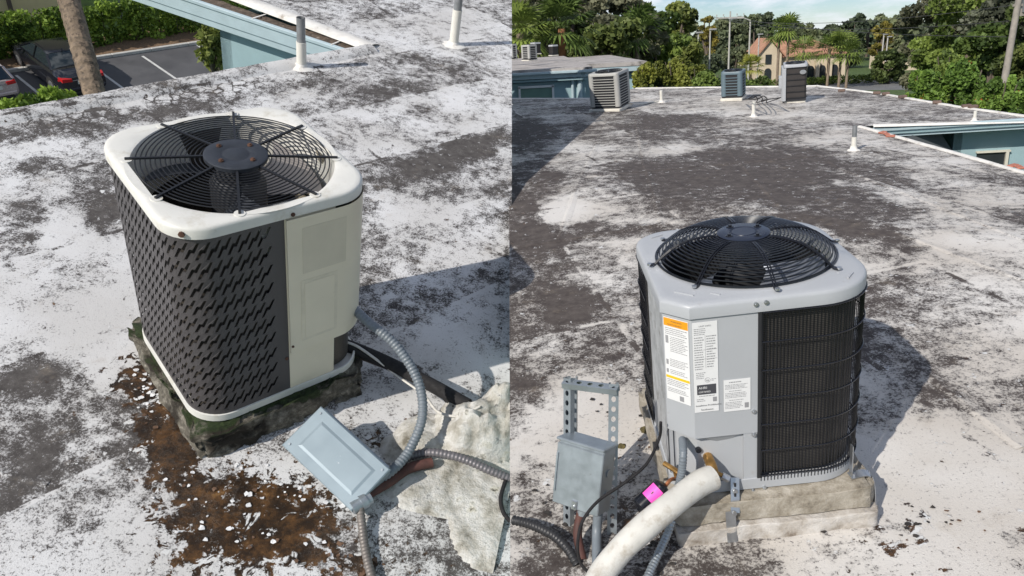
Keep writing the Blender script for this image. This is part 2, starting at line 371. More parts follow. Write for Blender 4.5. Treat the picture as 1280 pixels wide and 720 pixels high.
Lpts = [Lp(639.8, 1200), Lp(639.8, -75), Lp(200, -75), Lp(305, 0), Lp(467, 58), Lp(466, 63), Lp(0, 147), Lp(-300, 205), Lp(-700, 600), Lp(-700, 1200)]
roof_l = roof_sheet('roof', FL, Lpts, lambda x, y: 0, m_l, 3.2, skirt_m=stucco, cells=((0, -4.5, 1.5, .12), (1, 2, 14, .12)), stains=(('soot', Lp, soot_l, .25), ('brown', Lp, brown_l, .16), ('crack', Lp, cracks_l, 0)), open_=(1, 2, 3))
tag(roof_l, kind='structure')
# raised coated kerbs along the open edges, the drip edge under them and lap seams
def kerb(F, A, B, w, h, m, name, parent, off=0.0, seed=0):
    A, B = Vector(A), Vector(B); d = (B - A); n = max(2, int(d.length / .12)); s = d.normalized(); q = Vector((-s.y, s.x, 0)); r = random.Random(seed); L = []
    for i in range(n + 1):
        p = A + d * i / n; j = [r.uniform(-.12, .12) for _ in range(4)]
        prof = [(-.5 - .1 * j[0], -.004), (-.46, h * .55), (-.3, h * (.95 + j[1])), (.1, h * (1 + j[2])), (.34, h * (.7 + j[3])), (.62 + .5 * j[0], -.004)]
        L.append([(p.x + q.x * (u * w + off), p.y + q.y * (u * w + off), p.z + z) for u, z in prof])
    mb = MB(); mb.loops(L, closed=False); mb.build(name, m, parent, smooth=True)
kerb(FL, Lp(-300, 205), Lp(466, 62), -.20, .05, m_l, 'roof_kerb', roof_l, seed=1)
kerb(FL, Lp(466, 60), Lp(250, -20), -.24, .045, whitecoat, 'roof_kerb', roof_l, seed=2)
d_ = MB(); a_, b_ = Lp(-300, 205), Lp(462, 63.5)
d_.bar(a_ + Vector((-.02, .085, -.03)), b_ + Vector((-.02, .085, -.03)), .02, .09); d_.build('drip_edge', ctrim, roof_l)
for k, (x0, y0, x1, y1) in enumerate([(1021, 107, 640, 110.5)][:0] + [(1091, 157.5, 1290, 152), (1075, 158.5, 1290, 219), (1021, 107.5, 1094, 116.3), (1094, 116.3, 1204, 134.8), (1204, 134.8, 1300, 148), (795, 110.6, 1021, 107.8), (640, 123.6, 738, 123.6)]):
    A, B = Rp(x0, y0), Rp(x1, y1); kerb(FR, A, B, (.09 if k > 1 else .07) * (-1 if k in (0,) else 1), .018, whitecoat, 'roof_kerb', roof_r, seed=k + 5)
def seam(P, F, pts, m, parent, w=.05, h=.004, z=0):
    mb = MB()
    for (a, b) in zip(pts, pts[1:]):
        A, B = P(*a), P(*b); n = 14
        Q = [A.lerp(B, i / n) for i in range(n + 1)]; s = (B - A).normalized(); q = Vector((-s.y, s.x, 0))
        L = []
        for i, p in enumerate(Q):
            zz = (z2(p.x, p.y) if z2(p.x, p.y) < 0 else 0) if P is Rp else 0
            j = .006 * math.sin(i * 2.1); L.append([(p.x - q.x * (w / 2) , p.y - q.y * (w / 2), zz + .001), (p.x + q.x * (w * .1 + j), p.y + q.y * (w * .1 + j), zz + h), (p.x + q.x * (w / 2), p.y + q.y * (w / 2), zz + .001)])
        mb.loops(L, closed=False)
    ob = mb.build('roof_seam', m, parent)
    for st in (((('soot', Rp, soot_r, .22), ('brown', Rp, brown_r, .15))) if P is Rp else (('soot', Lp, soot_l, .25), ('brown', Lp, brown_l, .16))): stain(ob.data, *st)
for pts in ([(640, 190), (740, 126)], [(700, 300), (760, 150)], [(830, 285), (806, 205), (795, 150)], [(1000, 290), (900, 175), (860, 128)], [(1280, 560), (1105, 425), (1010, 340)], [(1280, 300), (1050, 210), (960, 150)],
            [(640, 310), (860, 275)], [(640, 232), (960, 200), (1100, 190)], [(1280, 350), (1120, 290)]):
    seam(Rp, FR, pts, m_r, roof_r, .07, .006)
for pts in ([(160, 575), (20, 640)], [(60, 605), (0, 590)], [(640, 130), (480, 150)], [(640, 30), (480, 60)], [(640, 262), (500, 300)]):
    seam(Lp, FL, pts, m_l, roof_l, .05, .006)
# ------------------------------------------------------------------ left condensing unit
white_m = mat('aged_white_enamel', (.70, .69, .645), .5, var=.07, scale=5, dirt=(.50, .46, .37), dth=(.54, .80), dscale=9)
cream_m = mat('cream_enamel', (.76, .69, .545), .45, var=.05, scale=2.5, dirt=(.36, .27, .16), dth=(.68, .80), dscale=26)
ghost_m = mat('faded_decal', (.66, .60, .475), .5, var=.05)
louver_m = mat('dark_louvred_steel', (.085, .078, .080), .5, .2, var=.12, scale=7)
black_m = mat('black_wire_coating', (.012, .013, .016), .38, 0, var=.1)
hub_m = mat('dark_hub_plate', (.042, .048, .060), .5, .3, var=.15, scale=20)
rust_m = mat('rusty_screw', (.10, .048, .030), .8, var=.4, scale=40)
blade_m = mat('fan_blade_aluminium', (.46, .42, .40), .5, .1, var=.15)
dark_in = mat('dark_interior', (.02, .021, .024), .7)
coil_m = NT('coil_fins'); _w = coil_m.n.new("ShaderNodeTexWave"); _w.inputs['Scale'].default_value = 55; _w.bands_direction = 'Z'; coil_m.l.new(coil_m.tc.outputs['Object'], _w.inputs[0])
coil_m = coil_m.done(coil_m.mix(_w.outputs[0], (.02, .017, .015), (.13, .115, .10)), .5, .3)
s_ = LS; W1, D1, H1, RC = .6768 * s_, .6628 * s_, .8509 * s_, .13 * s_; LIP = .0403 * s_
def rsq(w, d, r, z, n=10, x0=0, y0=0):
    P = []
    for cx, cy, a0 in ((w / 2 - r, d / 2 - r, 0), (-w / 2 + r, d / 2 - r, 90), (-w / 2 + r, -d / 2 + r, 180), (w / 2 - r, -d / 2 + r, 270)):
        for i in range(n + 1):
            a = math.radians(a0 + 90 * i / n); P.append((cx + r * math.cos(a) + x0, cy + r * math.sin(a) + y0, z))
    return P
_R = Matrix.Rotation(.66941, 3, 'X') @ Matrix.Rotation(.17851, 3, 'Y') @ Matrix.Rotation(.71905, 3, 'Z')
U1 = (CW @ _R).to_4x4(); U1.translation = c2w(Vector((-1.00343, 2.46411, .43087)) * s_)
U1 = U1 @ T(0, 0, -H1)
u1 = thing('air_conditioner', U1, 'aged white air conditioner condenser with dark louvred sides on a mossy pad', 'air conditioner', 'rooftop condensing units')
RO = .3127 * s_                                # radius of the fan opening
def circ_like(L, r, z): return [(r * x / math.hypot(x, y), r * y / math.hypot(x, y), z) for x, y, _ in L]
def densify(L, k=3):
    out = []
    for i, a in enumerate(L):
        b = L[(i + 1) % len(L)]; d = math.dist(a, b); n = max(1, int(d / .03)); out += [tuple(a[j] + (b[j] - a[j]) * q / n for j in range(3)) for q in range(n)]
    return out
mb = MB(); z = H1
O = [densify(rsq(W1 - 2 * i, D1 - 2 * i, RC - i, zz)) for i, zz in ((.0, z - LIP),)]
base = O[0]
def ins(i, zz): return [(x * (1 - 2 * i / W1), y * (1 - 2 * i / D1), zz) for x, y, _ in base]
mb.loops([ins(.012, z - LIP + .002), ins(0, z - LIP), ins(0, z - .018), ins(.004, z - .007), ins(.012, z - .001), ins(.03, z), ins(.05, z),
          circ_like(base, RO + .03, z + .001), circ_like(base, RO + .010, z - .004), circ_like(base, RO, z - .018), circ_like(base, RO - .004, z - .06), circ_like(base, RO - .012, z - .20), circ_like(base, RO - .014, z - .30)])
capo = mb.build('top_cover', white_m, u1, smooth=True)
ARM0 = .387902; RA = .33 * s_
mb = MB()                                       # shallow raised pads where the guard is fixed
for k in range(8):
    a = PI / 2 - (ARM0 + k * PI / 4); c = (RA * 1.0 * math.cos(a), RA * math.sin(a)); mb = MB(); mb.disc((c[0] * .985, c[1] * .985), .026, z - .001, z + .0035, 14); mb.build('guard_seat', white_m, u1, smooth=True)
mb.build('guard_seat', white_m, u1, smooth=True) if 0 else None
mb = MB()
for k in range(14):
    r = (.112 + (.301 - .112) * k / 13) * s_; mb.tube([(r * math.cos(2 * PI * i / 72), r * math.sin(2 * PI * i / 72), z + .012 - .006 * (k / 13)) for i in range(72)], .0034, 5, closed=True)
mb.build('wire_guard', black_m, u1, smooth=True)
for k in range(8):
    a = PI / 2 - (ARM0 + k * PI / 4); m2 = MB(); r0, r1 = .09 * s_, RA
    m2.bar((r0 * math.cos(a), r0 * math.sin(a), z + .020), (r1 * math.cos(a), r1 * math.sin(a), z + .008), .012, .009); m2.build('guard_spoke', black_m, u1)
mb = MB(); HB = .101 * s_; N = 40
cr_ = lambda r, zz: [(r * math.cos(2 * PI * i / N), r * math.sin(2 * PI * i / N), zz) for i in range(N)]
mb.loops([cr_(HB, z + .010), cr_(HB, z + .030), cr_(HB * .95, z + .035), cr_(HB * .5, z + .035), cr_(HB * .46, z + .031), cr_(HB * .40, z + .031), cr_(HB * .36, z + .035)], cap1=True)
mb.build('hub_cover', hub_m, u1, smooth=True)
for k in range(4):
    a = .45 + k * PI / 2; sc = MB(); sc.disc((HB * .68 * math.cos(a), HB * .68 * math.sin(a)), .013, z + .034, z + .042, 10); sc.disc((HB * .68 * math.cos(a), HB * .68 * math.sin(a)), .007, z + .042, z + .047, 6); sc.build('hub_screw', rust_m, u1)
mb = MB(); N = 28; mb.loops([cr_(r, zz) for r, zz in ((.085 * s_, z - .40), (.092 * s_, z - .38), (.092 * s_, z - .13), (.075 * s_, z - .09), (.02, z - .085))]); mb.build('fan_motor', mat('motor_shell', (.06, .062, .068), .5, .3), u1, smooth=True)
mb = MB()
for i in range(5):
    for j in range(3):
        a = -1.75 + j * .12; rr = .0925 * s_; mb.box((rr * math.cos(a), rr * math.sin(a), z - .17 - i * .025), (.02, .004, .009), Matrix.Rotation(a + PI / 2, 3, 'Z'))
mb.build('motor_vent', mat('pale_vent', (.5, .5, .48), .5), u1)
def blade(a0, R0, R1, sweep, zc, pitch, name, m, par):
    L = []
    for i in range(9):
        t = i / 8; r = R0 + (R1 - R0) * t; w = sweep * (.55 + .45 * t); row = []
        for j in range(7):
            q = j / 6 - .5; a = a0 + q * w + .25 * t; row.append((r * math.cos(a), r * math.sin(a), zc + q * pitch * (1 + .2 * t) + .006))
        L.append(row)
    b = MB(); b.loops(L, closed=False); b.loops([[(x, y, zz - .004) for x, y, zz in l] for l in L], closed=False); b.build(name, m, par, smooth=True, recalc=False)
for k in range(3): blade(-.05 + k * 2 * PI / 3, .08 * s_, .285 * s_, 1.05, z - .17, .10, 'fan_blade', blade_m if k == 0 else hub_m, u1)
# body: perforated bolt-slot panel wrapped round the left side and corner, service panel on the right
WB, DB, RB = W1 * .977, D1 * .977, RC * .95; ZB, ZT = .05, H1 - LIP + .004
path = [Vector((WB / 2 - RB, DB / 2 + 0, 0))][:0]
def wrap_path():
    P = []; cs = ((-WB / 2 + RB, DB / 2 - RB, 90), (-WB / 2 + RB, -DB / 2 + RB, 180))
    P.append(Vector((WB / 2 - RB, DB / 2, 0)))
    for cx, cy, a0 in cs:
        for i in range(13): a = math.radians(a0 + 90 * i / 12); P.append(Vector((cx + RB * math.cos(a), cy + RB * math.sin(a), 0)))
    P.append(Vector((xs, -DB / 2, 0))); return P
xs = hit(356, 300, U1, 1, -DB / 2).x
WP = wrap_path(); acc = [0]
for a, b in zip(WP, WP[1:]): acc.append(acc[-1] + (b - a).length)
def wp(u, off=0):                              # point and outward normal at arc length u
    u = min(max(u, 0), acc[-1] - 1e-6); i = max(j for j in range(len(acc) - 1) if acc[j] <= u); t = (u - acc[i]) / (acc[i + 1] - acc[i]); p = WP[i].lerp(WP[i + 1], t)
    d = (WP[i + 1] - WP[i]).normalized(); n = Vector((d.y, -d.x, 0)); n = n if n.dot(p) > 0 else -n; return p + n * off
LU = acc[-1]; cw, ch = .047, .104; nr = int((ZT - ZB - .05) / ch); ch = (ZT - ZB - .05) / nr; u_end = LU - .03; u0_ = acc[1] * .15
ncol = int((u_end - u0_) / cw - 1.1); sh = .75 * cw
bolt = [(.16, .02), (.44, .02), (.50, .40), (.82, .37), (.84, .98), (.58, .98), (.50, .60), (.18, .63)]
SHR = 1.05
outer = [(0, 0), (.5, 0), (1, 0), (1, .5), (1, 1), (.5, 1), (0, 1), (0, .5)]
tri = tessellate_polygon([[Vector((x, y, 0)) for x, y in outer], [Vector((x * 1.0 + .0, y * .90 + .05, 0)) for x, y in bolt]])
P2 = outer + [(x * 1.0 + .0, y * .90 + .05) for x, y in bolt]
mb = MB()
for r in range(nr):
    for c in range(ncol):
        o = len(mb.v); zb = ZB + .025 + r * ch
        for (x, y) in P2:
            u = u0_ + (c + x + (SHR * y)) * cw; p = wp(u); mb.v.append((p.x, p.y, zb + y * ch))
        for (i, j, k) in tri: mb.f.append((o + i, o + j, o + k))
        for i in range(8):
            j = (i + 1) % 8; a, b = mb.v[o + 8 + i], mb.v[o + 8 + j]; n = Vector((a[0], a[1], 0)).normalized() * -.006
            q = len(mb.v); mb.v += [(a[0] + n.x, a[1] + n.y, a[2]), (b[0] + n.x, b[1] + n.y, b[2])]; mb.f.append((o + 8 + i, o + 8 + j, q + 1, q))
    # end pieces of the row
    zb = ZB + .025 + r * ch
    for ua, ub, va, vb in ((0, u0_, 0, u0_ + SHR * cw), (u0_ + ncol * cw, LU, u0_ + (ncol + SHR) * cw, LU)):
        K = 6
        for q in range(K):
            pts = [wp(ua + (ub - ua) * q / K), wp(ua + (ub - ua) * (q + 1) / K), wp(va + (vb - va) * (q + 1) / K), wp(va + (vb - va) * q / K)]
            mb.add([(pts[0].x, pts[0].y, zb), (pts[1].x, pts[1].y, zb), (pts[2].x, pts[2].y, zb + ch), (pts[3].x, pts[3].y, zb + ch)], [(0, 1, 2, 3)])
for za, zb in ((ZB, ZB + .025), (ZT - .025, ZT)):
    U = [LU * i / 80 for i in range(81)]; mb.loops([[tuple(wp(u)[:2]) + (zz,) for u in U] for zz in (za, zb)], closed=False)
mb.build('louvred_panel', louver_m, u1, recalc=False)
mb = MB(); k_ = densify(rsq(WB - .07, DB - .07, RB - .03, 0)); mb.loops([[(x, y, ZB) for x, y, _ in k_], [(x, y, ZT - .01) for x, y, _ in k_]]); mb.build('coil', coil_m, u1, recalc=False)
# cream service panel, standing proud, and the corner below it
off = .018; pb = hit(361, 444, U1, 1, -DB / 2 - off); zp = pb.z; xr = WB / 2
def fr_path(x0, o, r=RB, turn=90, n=10, extra=.0):
    P = [(x0, -DB / 2 - o)]; cx, cy = WB / 2 - r, -DB / 2 + r
    for i in range(n + 1): a = math.radians(-90 + turn * i / n); P.append((cx + (r + o) * math.cos(a), cy + (r + o) * math.sin(a)))
    if extra: P.append((WB / 2 + o, cy + extra))
    return P
Pp = fr_path(xs + .004, off, extra=.30); bot = []
for i, (x, y) in enumerate(Pp): bot.append((x, y, zp + (.0 if i < 3 else .018 * min(1, (i - 2) / 8))))
mb = MB(); topz = ZT - .012
mb.loops([[(x * .985, y * .985, zz) for x, y, zz in bot], bot, [(x, y, topz) for x, y in Pp]], closed=False)
x, y = Pp[0]; mb.add([(x, y, zp), (x, y, topz), (x, y + off + .012, topz), (x, y + off + .012, zp)], [(0, 1, 2, 3)])
mb.build('service_panel', cream_m, u1, smooth=True)
Pq = fr_path(xs + .003, 0, turn=0); xq = hit(417, 430, U1, 1, -DB / 2).x
mb = MB(); mb.box(((xs + xq) / 2, -DB / 2 + .004, (ZB + topz) / 2), (xq - xs, .012, topz - ZB)); mb.box((xq, -DB / 2 + .14, (ZB + zp + .05) / 2), (.01, .27, zp + .05 - ZB)); mb.build('lower_corner_panel', cream_m, u1)
mb = MB(); mb.box((WB / 2 - .03, .0, (ZB + topz) / 2), (.01, DB - 2 * RB, topz - ZB)); mb.build('right_side_panel', cream_m, u1)
def face_rect(px0, M, ax, val, m, name, parent, proud=.002, corners=None, thick=.003):
    Q = [hit(x, y, M, ax, val) for x, y in px0]; mb = MB()
    n = Vector((0, 0, 0)); n[ax] = (1 if val > 0 else -1); A = [q + n * .0005 for q in Q]; B = [q + n * (proud + .0005) for q in Q]
    mb.add(A + B, [(4, 5, 6, 7), (0, 1, 5, 4), (1, 2, 6, 5), (2, 3, 7, 6), (3, 0, 4, 7)]); return mb.build(name, m, parent)
vf = -DB / 2 - off
def rect_on(M, vf, xa, xb, za, zb, name, m, par, t=.002): mb = MB(); mb.box(((xa + xb) / 2, vf - t / 2, (za + zb) / 2), (abs(xb - xa), t, abs(zb - za)), bev=0); return mb.build(name, m, par)
a_ = hit(378, 300, U1, 1, vf); b_ = hit(432, 322, U1, 1, vf); rect_on(U1, vf, a_.x, b_.x, b_.z - .02, a_.z + .07, 'faded_label', ghost_m, u1, .0015)
a_ = hit(376, 352, U1, 1, vf); b_ = hit(421, 405, U1, 1, vf)
o_ = rect_on(U1, vf, a_.x, b_.x, b_.z - .03, a_.z + .0, 'embossed_frame', mat('cream_emboss', (.71, .645, .51), .45), u1, .002)
rect_on(U1, vf - .002, a_.x + .02, b_.x - .02, b_.z - .01, a_.z - .02, 'embossed_field', cream_m, u1, .002)
def screw(M, px, py, ax, val, m, par, r=.009, name='screw'):
    p = hit(px, py, M, ax, val); n = Vector((0, 0, 0)); n[ax] = 1 if val > 0 else -1; b = MB(); b.tube([p, p + n * .006], r, 8); b.tube([p + n * .006, p + n * .009], r * .5, 6); return b.build(name, m, par)
screw(U1, 366, 268, 1, -D1 / 2, rust_m, u1, .011); screw(U1, 366, 433, 1, vf, rust_m, u1, .007); screw(U1, 358.5, 448, 1, -DB / 2, rust_m, u1, .010)
p = hit(216, 297, U1, 2, H1 - LIP * .5); ang = math.atan2(-DB / 2 + RB - 0, -WB / 2 + RB)
cxx, cyy = -W1 / 2 + RC, -D1 / 2 + RC; dd = Vector((math.cos(math.radians(228)), math.sin(math.radians(228)), 0)); b = MB(); q = Vector((cxx, cyy, H1 - LIP * .55)) + dd * RC; b.tube([q, q + dd * .010], .014, 9); b.build('screw', rust_m, u1)
# base pan
mb = MB(); g = densify(rsq(WB + .012, DB + .012, RB + .006, 0))
mb.loops([[(x, y, zz) for x, y, _ in g] for zz in (0, .045)] + [[(x * .985, y * .985, .047) for x, y, _ in g], [(x * .97, y * .97, .02) for x, y, _ in g]], cap0=True, cap1=True); mb.build('base_pan', white_m, u1, smooth=True)
# mossy concrete pad
mossc = NT('mossy_concrete'); zc = mossc.n.new("ShaderNodeSeparateXYZ"); mossc.l.new(mossc.tc.outputs['Object'], zc.inputs[0])
nn = mossc.noise(7, 6, .7); conc = mossc.ramp(mossc.noise(26, 6, .7), [(.3, (.06, .055, .045)), (.5, (.16, .145, .115)), (.72, (.40, .37, .31))])
dk = mossc.mix(mossc.mr(mossc.noise(3.4, 5, .6), .45, .54), conc, (.030, .024, .017))
mm = mossc.mr(mossc.math('ADD', mossc.math('ADD', nn, mossc.mr(zc.outputs[2], -.12, 0, -.45, .2)), mossc.mr(zc.outputs[0], .2, .75, 0, -.5)), .48, .60)
mg = mossc.ramp(mossc.noise(45, 5, .7), [(.3, (.010, .016, .004)), (.6, (.030, .050, .012)), (.75, (.07, .09, .03))])
mossc.bump(mossc.noise(40, 6, .75), .9, .02); mossc = mossc.done(mossc.mix(mm, dk, mg), .9)
def rough_slab(x0, x1, y0, y1, z0, z1, name, m, parent, n=26, amp=.012, rnd=.03, seed=0):
    bm = bmesh.new(); bmesh.ops.create_cube(bm, size=1); bmesh.ops.subdivide_edges(bm, edges=bm.edges[:], cuts=n, use_grid_fill=True)
    r = np.random.default_rng(seed); from mathutils import noise
    for v in bm.verts:
        p = Vector((x0 + (v.co.x + .5) * (x1 - x0), y0 + (v.co.y + .5) * (y1 - y0), z0 + (v.co.z + .5) * (z1 - z0)))
        d = noise.noise_vector(p * 9 + Vector((seed * 3, 0, 0))) * amp + noise.noise_vector(p * 28) * amp * .5
        ex = min(abs(abs(v.co.x) - .5) < 1e-4, 1) + (abs(abs(v.co.y) - .5) < 1e-4) + (abs(v.co.z - .5) < 1e-4)
        if ex >= 2: d -= Vector((np.sign(v.co.x), np.sign(v.co.y), np.sign(max(v.co.z, 0)))) * rnd * .5
        v.co = p + d
    me = bpy.data.meshes.new(name); bm.to_mesh(me); bm.free(); me.materials.append(m); me.polygons.foreach_set('use_smooth', [True] * len(me.polygons))
    o = bpy.data.objects.new(name, me); col.objects.link(o)
    if parent: o.parent = parent
    return o
PT = -.13 * s_
pad1 = thing('equipment_pad', U1 @ T(0, 0, 0), 'moss covered concrete pad under the aged white condenser', 'concrete pad')
pq = hit(471, 478, U1, 2, -.01); xr1 = pq.x; pl = hit(161, 395, U1, 2, -.01)
rough_slab(-WB / 2 - .035, xr1, -DB / 2 - .05, DB / 2 + .06, PT - .05, -.008, 'slab', mossc, pad1, amp=.042, rnd=.06)
# ------------------------------------------------------------------ things round the left unit
pvc = mat('grey_conduit_plastic', (.17, .195, .22), .45, var=.1, scale=20, dirt=(.35, .33, .3), dth=(.62, .75), dscale=30)
galv = mat('galvanised_steel', (.36, .40, .43), .38, .65, var=.14, scale=14, dirt=(.2, .19, .17), dth=(.65, .8), dscale=20)
boxm = mat('pale_blue_grey_paint', (.27, .335, .375), .42, .15, var=.05, scale=4, dirt=(.62, .66, .7), dth=(.68, .75), dscale=18)
foam = mat('black_foam_insulation', (.014, .013, .014), .85, var=.3, scale=30, bump=.8, bscale=60)
rustpipe = mat('rusted_conduit', (.085, .035, .028), .75, var=.4, scale=18, bump=.4)
brownpipe = mat('dull_brown_copper', (.10, .062, .05), .55, .3, var=.2)
wirewhite = mat('off_white_cable', (.56, .54, .50), .5, var=.15, scale=30)
Lw = lambda x, y, h=0: FL @ Lp(x, y, h)
def loc(M, pts): Mi = M.inverted(); return [Mi @ p for p in pts]
def hose(name, P, F, pts, r, m, label, cat, ribs=None, n=10, group=None, depth=.16):
    Q = [P(*p) for p in pts]; o = Q[0].copy(); Q = spline([q - o for q in Q], 10); mb = MB()
    if ribs: Q, rr = ribbed(Q, r, ribs, depth)
    else: rr = r
    mb.tube(Q, rr, n); ob = mb.build(name, m, None, smooth=not ribs); ob.matrix_world = F @ T(o); 
    if ribs: ob.data.polygons.foreach_set('use_smooth', [True] * len(ob.data.polygons))
    return tag(ob, label, cat, group)
A, B, C_, D_ = Lp(352, 556, .17), Lp(439, 639, .09), Lp(397, 501, .30), Lp(470, 582, .20)
# frame: x along the long edge, z towards the far edge
bx = (B - A); by = (C_ - A); LX = bx.length * 1.0; x_ = bx.normalized(); y_ = (by - x_ * by.dot(x_)).normalized(); LY = (by - x_ * by.dot(x_)).length * .97; n_ = x_.cross(y_)
if n_.z < 0: n_ = -n_
MBX = Matrix((x_, y_, n_)).transposed().to_4x4(); MBX.translation = A - n_ * .13
bx1 = thing('disconnect_box', FL @ MBX, 'pale grey electrical disconnect box tipped over beside the mossy pad', 'electrical box')
MB().box((LX / 2, LY / 2, .058), (LX - .012, LY - .012, .112), bev=.008).build('enclosure', boxm, bx1)
mb = MB()
def plate(z0, z1, i, b=.006): mb.loops([[(i, i, z0), (LX - i, i, z0), (LX - i, LY - i, z0), (i, LY - i, z0)], [(i, i, z1 - b), (LX - i, i, z1 - b), (LX - i, LY - i, z1 - b), (i, LY - i, z1 - b)], [(i + b, i + b, z1), (LX - i - b, i + b, z1), (LX - i - b, LY - i - b, z1), (i + b, LY - i - b, z1)]], cap0=True, cap1=True)
plate(.100, .131, 0)
mb.build('lid', boxm, bx1)
mb = MB(); i = .055; zz = .1312; mb.loops([[(.07, i, zz), (LX - i, i, zz), (LX - i, LY - i, zz), (.07, LY - i, zz)], [(.085, i + .015, zz + .006), (LX - i - .015, i + .015, zz + .006), (LX - i - .015, LY - i - .015, zz + .006), (.085, LY - i - .015, zz + .006)]], cap1=True); mb.build('raised_lid_field', boxm, bx1)
mb = MB(); mb.bar((LX + .0, .05, .06), (LX + .012, LY * .32, .06), .012, .03); mb.build('hasp', galv, bx1)
for fx, fy in ((.03, .03), (LX - .03, .03), (LX - .03, LY - .03), (.03, LY - .03)): mb = MB(); mb.disc((fx, fy), .007, .131, .136, 8); mb.build('lid_screw', galv, bx1)
mb = MB(); mb.bar((.02, LY + .004, .10), (LX - .02, LY + .004, .10), .010, .014); mb.build('hinge', galv, bx1)
for fx in (.12, .24, .36): mb = MB(); mb.tube([(fx, -.0, .05), (fx, -.003, .05)], .016, 12); mb.build('knockout', galv, bx1)
hose('flexible_conduit', Lp, FL, [(440, 384, .62), (462, 404, .60), (495, 432, .52), (522, 475, .38), (528, 520, .25), (512, 562, .15), (490, 588, .12), (466, 603, .10)], .027, pvc, 'thick grey ribbed conduit looping from the condenser to the tipped box', 'conduit', ribs=.021, n=12)
for (a, b, nm) in (((474, 590, .12), (455, 607, .11), 'upper'), ((463, 622, .10), (440, 636, .09), 'lower')):
    P_, Q_ = Lp(*a), Lp(*b); o = P_.copy(); d = (Q_ - P_); mb = MB(); mb.tube([Vector((0, 0, 0)), d * .25, d * .25, d * .55, d * .55, d], [.036, .036, .044, .044, .034, .034], 14)
    ob = mb.build('conduit_connector', pvc if nm == 'upper' else galv, None, smooth=True); ob.matrix_world = FL @ T(o)
    tag(ob, 'grey plastic connector where the ribbed conduit enters the tipped box' if nm == 'upper' else 'metal elbow connector at the lowest corner of the tipped box', 'connector')
hose('insulated_line', Lp, FL, [(400, 423, .30), (432, 432, .24), (470, 447, .18), (510, 466, .15), (548, 486, .16), (585, 507, .17)], .042, foam, 'thick black foam line running right from the white condenser base', 'refrigerant line')
hose('insulated_line', Lp, FL, [(492, 455, .12), (525, 470, .13), (552, 490, .12), (574, 518, .14)], .026, foam, 'shorter black foam line bending down to the pale sealant mound', 'refrigerant line')
hose('copper_pipe', Lp, FL, [(398, 432, .20), (440, 443, .16), (480, 458, .10), (522, 473, .05), (556, 484, .03)], .014, brownpipe, 'thin dull brown pipe under the black foam lines', 'pipe')
hose('low_voltage_cable', Lp, FL, [(411, 427, .28), (440, 430, .27), (470, 449, .20), (500, 472, .12), (530, 494, .13), (548, 515, .13), (575, 520, .20), (600, 508, .26)], .008, wirewhite, 'thin off white cable drooping over the black foam lines', 'cable')
hose('rusted_conduit', Lp, FL, [(458, 618, .08), (485, 603, .07), (510, 586, .06), (540, 578, .06)], .030, rustpipe, 'dark rusty red conduit stub leaving the tipped box', 'conduit')
hose('metal_conduit', Lp, FL, [(500, 577, .06), (520, 568, .07), (545, 566, .10), (580, 574, .10), (612, 588, .08), (637, 598, .05)], .024, mat('dark_grey_flex', (.16, .15, .16), .5, .3), 'dark grey ribbed metal conduit crossing the pale sealant mound', 'conduit', ribs=.022, n=10)
hose('metal_conduit', Lp, FL, [(450, 634, .09), (452, 652, .05), (457, 690, .03), (468, 735, .03)], .022, mat('brown_grey_flex', (.20, .18, .165), .55, .3), 'ribbed conduit hanging from the tipped box toward the photo bottom edge', 'conduit', ribs=.02, n=10)
hose('black_cable', Lp, FL, [(632, 600, .05), (626, 622, .06), (629, 640, .05), (638, 652, .03)], .012, foam, 'short black cable loop at the right end of the sealant mound', 'cable')
